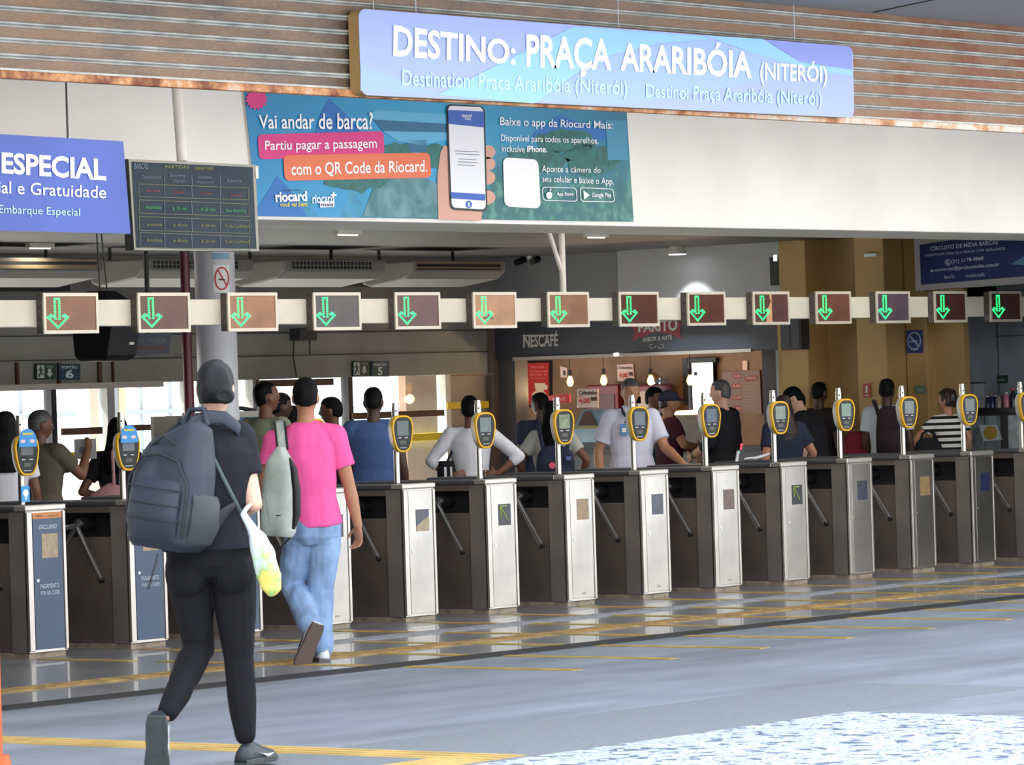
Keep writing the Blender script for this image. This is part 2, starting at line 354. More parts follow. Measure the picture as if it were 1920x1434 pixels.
r2 = nd.new('ShaderNodeValToRGB'); r2.color_ramp.elements[0].position = .3; r2.color_ramp.elements[0].color = (.45, .42, .4, 1); r2.color_ramp.elements[1].position = .7; r2.color_ramp.elements[1].color = (1.15, 1.15, 1.15, 1)
L = n.links.new
L(t.outputs['Object'], mp.inputs[0]); L(mp.outputs[0], z1.inputs[0]); L(t.outputs['Object'], mp2.inputs[0]); L(mp2.outputs[0], z2.inputs[0]); L(t.outputs['Object'], sp_.inputs[0])
L(sp_.outputs[0], mr.inputs[0]); L(z1.outputs[0], ad.inputs[0]); L(mr.outputs[0], ad.inputs[1]); L(ad.outputs[0], r1.inputs[0]); L(z2.outputs[0], r2.inputs[0])
L(r1.outputs[0], mu.inputs[6]); L(r2.outputs[0], mu.inputs[7]); L(mu.outputs[2], b.inputs['Base Color'])
bead = mat('galvanised_bead', (.84, .83, .79), .45, .1, noise_amt=.18, noise_scale=6)
t_ = thing('roller_shutter', 'rusty ribbed roller shutter half lowered over the station entrance', 'shutter', (0, -3.05, 0))
sh = MB(); z0 = 3.535; pt = .0885; X0, X1 = -10.25, 7.45
for k in range(9):
    z = z0+k*pt; yb = .012
    sh.raw([(X0, 0, z), (X1, 0, z), (X1, 0, z+pt*.62), (X0, 0, z+pt*.62)], [(0, 1, 2, 3)], 0)
    prof = [(0, .62), (-.014, .63), (-.018, .68), (-.014, .73), (-.002, .76), (-.016, .79), (-.026, .83), (-.028, .89), (-.02, .95), (0, 1.0)]
    vs = []
    for y, f in prof: vs += [(X0, y, z+pt*f), (X1, y, z+pt*f)]
    sh.raw(vs, [(2*i, 2*i+1, 2*i+3, 2*i+2) for i in range(len(prof)-1)], 1, False)
sh.box(X0, X1, .02, .03, z0, z0+9*pt, 0)
sh.build('slat_curtain', [rust, bead], t_)
bar = mat('peeling_bar', (.88, .84, .78), .5)
n, nd, b = nodes(bar)
t = nd.new('ShaderNodeTexCoord'); z1 = nd.new('ShaderNodeTexNoise'); z1.inputs['Scale'].default_value = 4.5; z1.inputs['Detail'].default_value = 8; z1.inputs['Roughness'].default_value = .7
r1 = nd.new('ShaderNodeValToRGB'); e = r1.color_ramp; e.elements[0].position = .40; e.elements[0].color = lin((.90, .85, .78))+(1,); e.elements[1].position = .66; e.elements[1].color = lin((.50, .24, .08))+(1,)
q = e.elements.new(.52); q.color = lin((.86, .60, .38))+(1,)
sp_ = nd.new('ShaderNodeSeparateXYZ'); mr = nd.new('ShaderNodeMapRange'); mr.inputs[1].default_value = -9; mr.inputs[2].default_value = 2; mr.inputs[3].default_value = .11; mr.inputs[4].default_value = -.10; ad = nd.new('ShaderNodeMath'); ad.operation = 'ADD'
L = n.links.new; L(t.outputs['Object'], z1.inputs[0]); L(t.outputs['Object'], sp_.inputs[0]); L(sp_.outputs[0], mr.inputs[0]); L(z1.outputs[0], ad.inputs[0]); L(mr.outputs[0], ad.inputs[1]); L(ad.outputs[0], r1.inputs[0]); L(r1.outputs[0], b.inputs['Base Color'])
MB().box(X0, X1, -.03, .03, 3.477, 3.523).build('bottom_bar', bar, t_, bev=.006)
MB().box(X0, X1, -.012, .02, 3.523, 3.537).build('bar_flange', bead, t_)
# ------------------------------------------------------------------ hanging signs
def sign(name, label, cat, q, Y, th, mface, mside, r=.0, asp=1., group=None):
    pl = planeY(Y); t = thing(name, label, cat, tuple(pl(*q[3])))
    t.location = pl(*q[3]); loc = Vector(t.location)
    pts = rrect(q, r, 5, asp) if r else [q[0], q[1], q[2], q[3]]
    w = [pl(u, v)-loc for u, v in pts]
    s = MB(); s.slab([p+Vector((0, .0, 0)) for p in w], Vector((0, th, 0))); s.build('sign_case', mside, t)
    f = MB(); f.poly([p+Vector((0, -.004, 0)) for p in w]); fo = f.build('sign_face', mface, t)
    return t, (lambda u, v, o=0: onY(u, v, Y-o-.004)-loc)
# destination sign
lav = mat('sign_lavender', (.66, .72, .93), .35); sky = mat('sign_sky_blue', (.60, .82, .97), .35); pbl = mat('sign_periwinkle', (.64, .75, .95), .35); lil = mat('sign_lilac', (.66, .62, .90), .35)
DQ = ((671, 16), (1598, 87), (1601, 221), (676, 178))
t_, pl = sign('destination_sign', 'long blue destination sign lettered DESTINO: PRAÇA ARARIBÓIA hung before the rusty shutter', 'sign', DQ, -3.16, .08, lav, mat('yellowed_edge', (.72, .58, .36), .5), .10, .145)
sw = MB()
ppoly(sw, [(820, 178), (1075, 50), (1320, 68), (1330, 75), (1240, 80), (1120, 110), (1010, 190), (1000, 194)], pl, .003, 0)
ppoly(sw, [(1010, 190), (1120, 112), (1240, 82), (1330, 75), (1420, 100), (1500, 118), (1598, 130), (1599, 142), (1560, 140), (1450, 150), (1330, 170), (1180, 198)], pl, .002, 1)
ppoly(sw, [(1320, 66), (1430, 73), (1500, 116), (1598, 131), (1598, 142), (1500, 124), (1420, 102)], pl, .0035, 0)
ppoly(sw, [(1435, 74), (1590, 87), (1597, 92), (1598, 130), (1500, 116)], pl, .0045, 2)
ppoly(sw, [(676, 120), (820, 178), (676, 170)], pl, .002, 1)
sw.build('swoosh_print', [sky, pbl, mat('sign_violet', (.55, .60, .90), .35)], t_)
tpart(t_, pl, wtext, 'headline_word', 'DESTINO:', ((738, 46), (967, 76), (967, 122), (737, 106)), .006, .03)
tpart(t_, pl, wtext, 'headline_word', 'PRAÇA', ((987, 63), (1147, 73), (1147, 146), (987, 140)), .006, .03)
tpart(t_, pl, wtext, 'headline_word', 'ARARIBÓIA', ((1163, 66), (1410, 84), (1410, 148), (1163, 133)), .006, .03)
tpart(t_, pl, wtext, 'headline_word', '(NITERÓI)', ((1425, 108), (1551, 116), (1551, 164), (1425, 160)), .006, .02)
tpart(t_, pl, mat('pale_cyan_lettering', (.80, .95, .98), .5), 'subtitle_lettering', 'Destination: Praça Araribóia (Niterói)', ((754, 130), (1176, 150), (1176, 187), (754, 170)), .006, .012)
tpart(t_, pl, mat('pale_cyan_lettering', (.80, .95, .98), .5), 'subtitle_lettering', 'Destino: Praça Araribóia (Niterói)', ((1211, 157), (1541, 171), (1541, 206), (1211, 190)), .006, .012)
wr = MB()
for u, v in ((1160, 52), (1490, 76), (700, 18), (780, 24)):
    a = pl(u, v, -.03); z = Vector((a.x, a.y, 4.28)); wr.cyl(a, z-Vector((0, 0, Vector(t_.location).z)), .003, n=6)
wr.build('hanging_wires', plw, t_)
# especial sign
blu = mat('sign_blue', (.20, .29, .60), .4, c2=(.26, .36, .70), noise_scale=.8)
EQ = ((-330, 232), (230, 265), (244, 438), (-322, 425))
t_, pl = sign('boarding_sign', 'royal blue hanging sign lettered ESPECIAL at the upper left', 'sign', EQ, -2.4, .06, blu, offwhite)
tpart(t_, pl, wtext, 'headline_lettering', 'ESPECIAL', ((3, 285), (198, 298), (199, 339), (3, 325)), .005, .03)
tpart(t_, pl, wtext, 'headline_lettering', 'ial e Gratuidade', ((-3, 339), (199, 349), (199, 372), (-3, 362)), .005, .004)
tx = MB(); text(tx, 'Embarque Especial', ((-2, 384), (150, 391), (150, 409), (-2, 404)), pl, .005, .0)
tx.build('subtitle_lettering', mat('pale_sign_green', (.72, .86, .80), .5), t_)
wr = MB()
a = pl(127, 259, -.03); wr.cyl(a, a+Vector((0, 0, 1.15)), .006, n=8); wr.build('hanging_cable', dgrey, t_)
# departures screen
scr = mat('screen_glass', (.10, .15, .22), .3, spec=.12, c2=(.15, .22, .24), noise_scale=1.5)
TQ = ((240, 298), (478, 309), (485, 471), (251, 469))
t_, pl = sign('departure_screen', 'dark departures screen hanging on a pole beside the royal blue sign', 'screen', TQ, -2.0, .07, mat('screen_frame', (.55, .54, .47), .4), dgrey)
fr = MB(); ppoly(fr, [(247, 303), (474, 313.5), (481, 466.5), (256, 464)], pl, .004); fr.build('screen', scr, t_)
ln = MB()
def seg(mb, u0, v0, u1, v1, w, o=.008, m=0): ppoly(mb, [(u0, v0), (u1, v1), (u1, v1+w), (u0, v0+w)], pl, o, m)
rows = [(344, 368), (374, 399), (405, 431), (435, 463)]
for a_, b_ in rows:
    k = (a_-344)*.02
    seg(ln, 260+k, a_, 466+k, a_+8, 1.2); seg(ln, 261+k, b_, 467+k, b_+6, 1.2)
    for u in (260+k, 466+k):
        d = (u-260)/206*8; ppoly(ln, [(u, a_+d), (u+1, a_+d), (u+1, b_+d), (u, b_+d)], pl, .008)
ln.build('table_rules', mat('screen_rule', (.36, .36, .22), .5), t_)
dv = MB()
for u in (308, 359, 412):
    for a_, b_ in [(325, 343)]+rows: ppoly(dv, [(u, a_+3), (u+1, a_+3), (u+2, b_+3), (u+1, b_+3)], pl, .0082)
text(dv, 'Destination', (266, 328, 301, 335), pl, .008, 0); text(dv, 'Boarding', (319, 326, 347, 333), pl, .008, 0); text(dv, 'Closes', (322, 336, 346, 342), pl, .008, 0)
text(dv, 'Estimate', (372, 329, 397, 335), pl, .008, 0); text(dv, 'Departure', (370, 339, 400, 345), pl, .008, 0); text(dv, 'Remarks', (426, 336, 452, 342), pl, .008, 0); text(dv, 'BARCAS', (252, 306, 277, 317), pl, .008, .02)
dv.build('heading_lettering', mat('screen_grey_text', (.33, .40, .46), .5), t_)
tx = MB()
text(tx, 'PARTIDAS', (310, 310, 354, 316), pl, .008, .01); text(tx, 'DEPARTURES', (366, 313, 401, 318), pl, .008, .01)
for j, (v, w) in enumerate(((0, 0), (1, 1), (2, 2), (3, 3))):
    if j < 2: continue
    y = 419 if j == 2 else 448
    text(tx, 'Araribóia', (275, y-1, 304, y+5), pl, .008, 0); text(tx, 'In 40 min', (325, y, 352, y+6), pl, .008, 0); text(tx, 'In 50 min', (378, y+1, 404, y+7), pl, .008, 0); text(tx, 'To Be Confirmed', (421, y+2, 467, y+8), pl, .008, 0)
tx.build('amber_lettering', mat('screen_amber', (.42, .42, .16), .5, emit=.08), t_)
tx = MB(); text(tx, 'Araribóia', (273, 385, 302, 392), pl, .008, 0); text(tx, 'In 10 min', (323, 387, 351, 394), pl, .008, 0); text(tx, 'In 20 min', (377, 389, 403, 396), pl, .008, 0); text(tx, 'Now Boarding', (423, 392, 461, 399), pl, .008, 0)
tx.build('green_lettering', mat('screen_green', (.10, .50, .24), .5, emit=.15), t_)
tx = MB(); text(tx, 'Araribóia', (273, 354, 300, 360), pl, .008, 0); text(tx, 'Closed', (325, 357, 345, 363), pl, .008, 0); text(tx, 'Closed', (377, 359, 398, 365), pl, .008, 0); text(tx, 'Closed', (432, 362, 452, 368), pl, .008, 0)
tx.build('red_lettering', mat('screen_red', (.45, .13, .15), .5, emit=.1), t_)
a = pl(342, 302, -.05); MB().cyl(a, a+Vector((-.02, .05, 1.2)), .035, n=14).build('hanging_pole', offwhite, t_)
sp = MB(); a = pl(482, 320, 0); sp.box(a.x-.02, a.x+.012, a.y, a.y+.05, a.z-.05, a.z+.03).build('latch', offwhite, t_)
# ------------------------------------------------------------------ turnstiles
SPC, TW, TL = .9693, .3616, 1.35
capm = mat('cap_steel', (.76, .74, .71), .35, .7); stonep = mat('plinth_stone', (.62, .56, .48), .7, noise_amt=.3, noise_scale=12)
panel = mat('door_steel', (.76, .745, .72), .27, .95, noise_amt=.16, noise_scale=2.2)
wrap = mat('blue_wrap', (.24, .32, .42), .4, noise_amt=.08, noise_scale=2)
dark = mat('recess_dark', (.09, .09, .11), .5)
lowp = mat('lower_panel', (.42, .38, .35), .45, .25, noise_amt=.2, noise_scale=2.5)  # steel side panels, colour darkened as if mirroring the dim hall
WINC = {'beige': (.66, .58, .46), 'dark': (.17, .18, .20), 'slate': (.27, .29, .34), 'brown': (.40, .33, .29), 'gold': (.60, .50, .36), 'navy': (.17, .20, .33)}
winm = {k: mat('reader_window_'+k, c, .25, noise_amt=.15, noise_scale=20) for k, c in WINC.items()}
TS = [None,
 ('EX', 'beige', 'blue-wrapped turnstile lettered EXCLUSIVO with an orange top band, at the left end of the row'),
 ('QR', 'beige', 'blue-wrapped turnstile half hidden by the backpack of the woman in black'),
 ('QR', 'beige', 'blue-wrapped turnstile almost hidden behind the woman in black'),
 ('', 'dark', 'steel turnstile with a dark window just behind the man in the pink T-shirt'),
 ('', 'half', 'steel turnstile with a half dark, half beige window right of the man in pink'),
 ('arrow', 'dark', 'steel turnstile with a clear green arrow in its dark window, sixth from the left'),
 ('', 'gold', 'steel turnstile with a golden beige window, seventh in the row from the left end'),
 ('', 'slate', 'steel turnstile with a slate grey window before the man in the pale polo'),
 ('', 'brown', 'steel turnstile with a streaky brown window in front of the bald man in black'),
 ('arrow', 'dark', 'steel turnstile whose dark window shows a faint green arrow, tenth in the row'),
 ('', 'slate', 'steel turnstile with a slate window, fourth in the row from the right end'),
 ('', 'gold', 'steel turnstile with a golden window in front of the man with the dark backpack'),
 ('', 'navy', 'steel turnstile with a navy blue window in front of the striped top woman'),
 ('', 'dark', 'last turnstile at the right end of the row, only its dark side in view')]
base = {}
def tbuild(key):
    """meshes shared by all turnstiles, local origin at the front left foot"""
    if base: return
    P = {}
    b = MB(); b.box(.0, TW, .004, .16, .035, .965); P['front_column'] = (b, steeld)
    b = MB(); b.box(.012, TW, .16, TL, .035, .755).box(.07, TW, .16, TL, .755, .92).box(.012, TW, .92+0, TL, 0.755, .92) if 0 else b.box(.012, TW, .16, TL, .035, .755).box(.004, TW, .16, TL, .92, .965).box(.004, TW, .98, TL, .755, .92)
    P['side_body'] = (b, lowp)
    b = MB(); b.box(.10, TW, .16, .98, .755, .92); P['recess_panel'] = (b, dark)
    b = MB(); b.box(-.008, TW+.008, .0, TL+.01, .965, 1.0); P['top_cover'] = (b, rubber)
    b = MB(); b.box(-.01, TW+.01, -.012, .10, .968, 1.006); P['front_cap'] = (b, capm)
    b = MB(); b.box(0.0, TW, -.004, .02, .035, .968).box(0, .048, -.014, -.004, .045, .962).box(TW-.026, TW, -.014, -.004, .045, .962); P['front_frame'] = (b, steel)
    b = MB(); b.box(.056, TW-.033, -.010, -.004, .055, .955); P['door'] = (b, panel)
    b = MB(); b.box(.01, TW-.01, .01, TL-.02, 0, .035); P['plinth'] = (b, stonep)
    b = MB(); b.cyl((.09, -.014, .51), (.09, -.004, .51), .011, n=14); P['lock'] = (b, chrome)
    b = MB(); b.cyl((.11, .42, .845), (-.03, .42, .845), .052, .045, n=20).cyl((-.03, .42, .845), (-.075, .42, .82), .045, .02, n=20); P['tripod_hub'] = (b, black)
    base.update(P)
BEV = {'front_column': .006, 'top_cover': .012, 'front_cap': .008, 'front_frame': .004, 'door': .002, 'side_body': .004}
tbuild(0)
armm = mat('arm_metal', (.55, .55, .56), .28, .9)
protos = {}
def add_part(t, nm):
    if nm not in protos:
        b, m = base[nm]; o = b.build(nm, m, t, bev=BEV.get(nm, 0)); protos[nm] = o; return o
    o = protos[nm].copy(); COL.objects.link(o); o.parent = t; return o
for i in range(1, 15):
    kind, win, lab = TS[i]
    t = thing('turnstile', lab, 'turnstile', ((i-7)*SPC, 0, 0), 0, 'turnstiles in the boarding row')
    hub = None
    for nm in base:
        o = add_part(t, nm)
        if nm == 'tripod_hub': hub = o
        if nm == 'door' and kind in ('EX', 'QR'):
            o.data = o.data.copy(); o.data.materials[0] = wrap; o['label'] = 'blue wrapped door'; protos.pop('door', None)
    for tip in ((-.115, .15, .475), (-.115, .69, .475), (-.50, .42, .80)):
        a = MB(); s0 = Vector((-.055, .42, .835)); e0 = Vector(tip); d = (e0-s0).normalized()
        a.cyl(s0, e0, .019, n=12).cyl(e0-d*.0, e0+d*.02, .021, n=12, m=1)
        a.build('arm', [armm, black], hub)
    # window in the door
    wx0, wx1, wz0, wz1 = .135, .285, .655, .815
    w = MB()
    if win == 'half':
        w.poly([(wx0, -.0115, wz0), (wx1, -.0115, wz0), (wx1, -.0115, wz1-.05), (wx0, -.0115, wz0+.04)], 1); w.poly([(wx0, -.0115, wz0+.04), (wx1, -.0115, wz1-.05), (wx1, -.0115, wz1), (wx0, -.0115, wz1)], 0)
        w.build('display_window', [winm['slate'], winm['beige']], t)
    else:
        w.box(wx0, wx1, -.0115, -.008, wz0, wz1); w.build('display_window', winm[win], t)
    if kind == 'arrow':
        g = MB(); c = Vector(((wx0+wx1)/2, -.0135, (wz0+wz1)/2+.005))
        for a_, b_ in (((-.045, .055), (.035, -.045)), ((-.05, .06), (.03, .06)), ((-.05, .06), (-.045, -.02))):
            d = (Vector((b_[0]-a_[0], 0, b_[1]-a_[1]))).normalized()*.004; n_ = Vector((-d.z, 0, d.x))
            A = c+Vector((a_[0], 0, a_[1])); B = c+Vector((b_[0], 0, b_[1])); g.poly([A-n_, B-n_, B+n_, A+n_])
        g.build('window_arrow', mat('window_green', (.45, .55, .10), .5, emit=.25), t)
    lp = lambda u, v, o=0: Vector((u/100, -.0102-o, v/100))
    if kind in ('EX', 'QR'):
        x = MB()
        if kind == 'EX':
            text(x, 'EXCLUSIVO', ((12.0, 87.5), (28.5, 87.5), (27.5, 84.5), (11, 84.5)), lp, .002, .02)
        text(x, 'PAGAMENTO', (11, 48.5, 28.5, 45.6), lp, .002, .01); text(x, 'POR QR CODE', (11, 43.8, 28.5, 40.9), lp, .002, .01)
        x.build('lettering', mat('wrap_lettering', (.70, .76, .80), .5), t)
        if kind == 'EX':
            MB().box(.056, TW-.033, -.0115, -.009, .915, .955).build('orange_band', mat('wrap_orange', (.78, .50, .27), .5), t)
            x = MB(); text(x, 'NOVO', (9, 94.2, 15, 92.6), lp, .002, .02); text(x, 'riocard', (20, 94.2, 29, 92.4), lp, .002, 0); x.build('band_lettering', black, t)
    elif i in (4, 7, 8, 9):
        MB().box(.17, .22, -.0112, -.009, .085, .098).build('maker_plate', mat('plate_grey', (.6, .58, .56), .4), t)
# ------------------------------------------------------------------ card readers
rb = mat('reader_yellow', (.90, .70, .10), .4); rh = mat('reader_housing', (.72, .74, .76), .4); rf = mat('reader_face', (.15, .155, .16), .3, spec=.3)
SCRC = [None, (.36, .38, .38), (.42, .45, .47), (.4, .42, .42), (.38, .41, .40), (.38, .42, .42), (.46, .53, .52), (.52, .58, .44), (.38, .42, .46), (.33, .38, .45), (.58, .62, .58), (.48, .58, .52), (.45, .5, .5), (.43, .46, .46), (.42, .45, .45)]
def outline(w, h, n=40, tap=.30):
    pts = []
    for k in range(n):
        a = 2*pi*k/n; ca, sa = cos(a), sin(a)
        e_ = .62
        x = abs(ca)**e_*(1 if ca >= 0 else -1); z = abs(sa)**e_*(1 if sa >= 0 else -1)
        tw = 1-tap*max(0, (.25-z)/1.25)
        pts.append((x*w/2*tw, z*h/2))
    return pts
def loftout(mb, secs, m=0):
    n = len(secs[0][1]); vs = [(x, y, z) for y, pts in secs for x, z in pts]
    fs = [(i*n+k, i*n+(k+1) % n, (i+1)*n+(k+1) % n, (i+1)*n+k) for i in range(len(secs)-1) for k in range(n)]
    mb.raw(vs, fs, m, True); mb.raw(vs, [tuple(range(n))[::-1], tuple(range((len(secs)-1)*n, len(secs)*n))], m)
RW, RH, RZ = .168, .268, 1.363
RL = [None, 'card reader with a blue arched topper at the left end of the row', 'yellow-rimmed card reader with a blue topper partly hidden by the big backpack', 'yellow-rimmed card reader hidden behind the head of the woman in black', 'yellow-rimmed card reader hidden behind the man in the pink T-shirt',
 'yellow card reader beside the man in the blue T-shirt', 'yellow card reader in front of the person with hands on hips', 'yellow card reader with a leafy green reflection on its screen', 'yellow card reader covering the chest of the man in the pale polo', 'yellow card reader in front of the bald man in black',
 'yellow card reader with a pale streak on its screen, before the long-haired woman', 'card reader with a green screen glow, right of the leaning man in black', 'yellow card reader beside the man with the dark backpack', 'yellow card reader right of the woman in the striped top', 'yellow card reader cut by the right edge of the picture']
blue_st = mat('sticker_blue', (.22, .58, .85), .45)
for i in range(1, 15):
    x0 = (i-7)*SPC+.105
    dz = .035 if i < 3 else 0
    t = thing('card_reader', RL[i], 'card reader', (x0, .13, 1.0075), 0, 'card readers on the turnstiles')
    MB().cyl((0, 0, 0.002), (0, 0, .49), .022, n=18).cyl((0, 0, .49), (0, 0, .56), .026, n=18).cyl((0, 0, .56), (0, 0, .59), .022, n=18).cyl((-.014, -.018, .53), (-.0185, -.0225, .53), .007, n=10, m=1).build('pole', [steel, black], t)
    hd = bpy.data.objects.new('reader_head', None); COL.objects.link(hd); COL.objects.unlink(hd)
    ry = R(-27); Mx = Matrix.Rotation(ry, 4, 'Z'); Mo = Matrix.Translation((0, -.03, RZ-1.0-dz))
    MM = Mo @ Mx
    def place(mb): mb.v = [tuple(MM @ Vector(v)) for v in mb.v]; return mb
    h = MB(); loftout(h, [(.045, outline(RW*.80, RH*.84)), (.02, outline(RW*.95, RH*.95)), (-.03, outline(RW*.99, RH*.985)), (-.035, outline(RW*.99, RH*.985))]); place(h).build('housing', rh, t)
    z = MB(); o0 = outline(RW, RH); o1 = outline(RW*1.02, RH*1.015); o2 = outline(RW*.99, RH*.99); o3 = outline(RW*.87, RH*.90)
    n_ = len(o0); secs = [(-.028, o0), (-.042, o1), (-.068, o1), (-.078, o2), (-.077, o3), (-.071, o3)]
    vs = [(x, y, q) for y, pts in secs for x, q in pts]; z.raw(vs, [(a*n_+k, a*n_+(k+1) % n_, (a+1)*n_+(k+1) % n_, (a+1)*n_+k) for a in range(len(secs)-1) for k in range(n_)], 0, True)
    place(z).build('bezel', rb, t)
    f = MB(); f.raw([(x, -.072, q) for x, q in o3], [tuple(range(n_))]); f.v = f.v; fo = place(f).build('face', rf, t)
    s_ = MB(); s_.box(-.045, .045, -.0745, -.0725, -.012, .095) if i > 2 else s_.box(-.042, .042, -.0745, -.0725, .0, .055)
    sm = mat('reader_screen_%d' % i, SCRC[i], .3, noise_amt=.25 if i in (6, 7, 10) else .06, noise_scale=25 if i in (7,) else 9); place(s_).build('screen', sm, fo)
    k_ = MB()
    for xx in (-.026, .026): k_.box(xx-.012, xx+.012, -.0745, -.0725, -.032, -.024)
    place(k_).build('buttons', mat('reader_button', (.72, .74, .74), .4), fo)
    q_ = MB(); q_.box(-.024, .024, -.074, -.0725, -.076, -.05); place(q_).build('touch_pad', mat('reader_pad', (.33, .33, .28), .4), fo)
    q_ = MB(); q_.box(-.026, .026, -.074, -.0725, -.104, -.099); place(q_).build('label_line', mat('reader_button', (.72, .74, .74), .4), fo)
    if i < 3:
        c_ = MB(); pts = [(.06*cos(pi*k/14), .10+.075*sin(pi*k/14)) for k in range(15)]+[(-.062, .055), (.062, .055)]
        c_.slab([(x, -.095, q) for x, q in pts], Vector((0, .006, 0))); co = place(c_).build('topper_card', blue_st, t)
        c_ = MB()
        for xx in (-.04, .035): c_.slab([(xx*.85+.018*cos(2*pi*k/16), -.097, .093+.012*sin(2*pi*k/16)) for k in range(16)], Vector((0, .002, 0)), m=0)
        place(c_).build('card_logos', mat('card_pink_white', (.92, .80, .82), .5), co)
        c_ = MB(); c_.box(-.036, .036, -.097, -.095, .133, .148); place(c_).build('card_stripe', mat('card_yellow', (.80, .78, .35), .5), co)
    if i == 1:
        c_ = MB(); c_.box(-.035, .04, -.034, -.026, .02, .125); so = c_.build('pole_sticker', blue_st, t)
        c_ = MB(); c_.slab([(.002+.024*cos(2*pi*k/16), -.036, .078+.024*sin(2*pi*k/16)) for k in range(16)], Vector((0, .002, 0))); c_.slab([(-.008, -.036, .05), (.002, -.036, .03), (.012, -.036, .05)], Vector((0, .002, 0))); c_.build('sticker_emblem', wtext, so)
# ------------------------------------------------------------------ beam with arrow displays
bx = MB(); bx.box(-11.9, 13.9, 1.41, 1.55, 2.215, 2.405)
t_ = thing('sign_beam', 'long cream beam over the turnstiles carrying the green arrow displays', 'beam')
bx.build('beam', mat('beam_cream', (.80, .78, .72), .5, noise_amt=.05, noise_scale=3), t_, bev=.006)
a = onY(1052, 440, 1.48); c = onY(1057, 545, 1.48)
pm = mat('hanger_paint', (.80, .78, .74), .5)
xm = (a.x+c.x)/2
MB().cyl((xm, 1.48, 2.40), (xm, 1.48, 3.06), .026, n=14).build('hanger_pole', pm, t_)
MB().cyl((xm-.22, 1.48, 3.06), (xm-.01, 1.48, 2.62), .018, n=12).build('hanger_brace', pm, t_)
MB().cyl((-8.5, 1.48, 2.40), (-8.5, 1.48, 3.06), .026, n=14).build('hanger_pole', pm, t_)
MB().cyl((9.5, 1.48, 2.40), (9.5, 1.48, 3.06), .026, n=14).build('hanger_pole', pm, t_)
PAN = ['', (.50, .34, .24), (.37, .25, .20), (.60, .41, .29), (.30, .28, .28), (.36, .24, .22), (.66, .49, .36), (.52, .37, .28), (.34, .21, .18), (.36, .23, .20), (.36, .25, .24), (.42, .28, .24), (.34, .28, .33), (.30, .18, .17), (.32, .19, .18)]  # panel tones take in what each glossy film reflects
PL = ['', 'copper coloured arrow display with crinkled shine at the left end of the beam', 'dark brown arrow display beside the hanging black speaker', 'light copper arrow display in front of the round white pillar', 'grey arrow display right of the white pillar', 'dark reddish arrow display, fifth from the left end of the beam',
 'tan arrow display with a dark boat-like reflection painted on its panel', 'plain light brown arrow display under the white hanger pole', 'dark brown arrow display just left of the red café emblem', 'dark brown arrow display just right of the red café emblem', 'arrow display with a cream wavy reflection painted on its panel',
 'brown arrow display, fourth from the right end of the beam', 'purplish grey arrow display in front of the yellow wall', 'dark maroon arrow display, second from the right end of the beam', 'dark brown arrow display at the right end of the beam']
lm = mat('led_green', (.10, .95, .36), .4, emit=2.6); dm = mat('display_frame', (.78, .75, .69), .45, .3); dh = mat('display_case', (.36, .34, .31), .5, .3, noise_amt=.3, noise_scale=6)
DW, DZ0, DZ1 = .556, 2.163, 2.452
dots = []
for k in range(9): dots += [(.182, .075+.071*k), (.272, .075+.071*k)]
dots += [(.227, .075), (.115, .60), (.14, .585), (.34, .585), (.365, .60), (.19, .665), (.265, .665)]
for k in range(8):
    f = k/7; dots += [(.04+(.235-.04)*f, .62+(.92-.62)*f), (.435+(.235-.435)*f, .62+(.92-.62)*f)]
for k in range(3): f = k/3; dots += [(.04+.09*f, .62-.11*f), (.435-.09*f, .62-.11*f)]
for i in range(1, 15):
    x = -4.225+(i-1)*.9693
    t = thing('arrow_display', PL[i], 'display', (x, 1.33, DZ0), 0, 'green arrow displays on the beam')
    h = DZ1-DZ0
    MB().box(.004, DW-.004, .01, .08, .004, h-.004).build('case', dh, t, bev=.004)
    f = MB()
    f.box(0, DW, 0, .014, 0, .024).box(0, DW, 0, .014, h-.024, h).box(0, .024, 0, .014, .024, h-.024).box(DW-.024, DW, 0, .014, .024, h-.024)
    f.build('frame', dm, t)
    p_ = MB(); p_.box(.024, DW-.024, .006, .012, .024, h-.024)
    if i in (6, 10):
        pts = [(.45, .95), (.50, .7), (.40, .45), (.36, .03), (.53, .03), (.53, .95)] if i == 10 else [(.22, .30), (.32, .34), (.36, .42), (.40, .34), (.47, .29), (.45, .25), (.24, .26)]
        p_.poly([(q[0]*DW if i == 6 else q[0]*DW*.98+.0, .0055, q[1]*h) for q in pts], 1)  # reflected shape painted on the panel
    p_.build('panel', [mat('display_panel_%d' % i, PAN[i], .22, spec=.25, noise_amt=.12, noise_scale=5), mat('panel_reflection_%d' % i, (.74, .58, .44) if i == 10 else (.36, .25, .18), .3)], t)
    g = MB(); ph = h-.048; pw = DW-.048
    for u, v in dots:
        cx, cz = .024+u*pw, .024+(1-v)*ph
        g.slab([(cx+.0095*cos(2*pi*k/8), .003, cz+.006*sin(2*pi*k/8)) for k in range(8)], Vector((0, .003, 0)))
    g.build('arrow_lights', lm, t)
    sc = MB()
    for z in (.10, .19): sc.cyl((.006, .045, z), (.001, .045, z), .007, n=8)
    sc.build('case_screws', black, t)
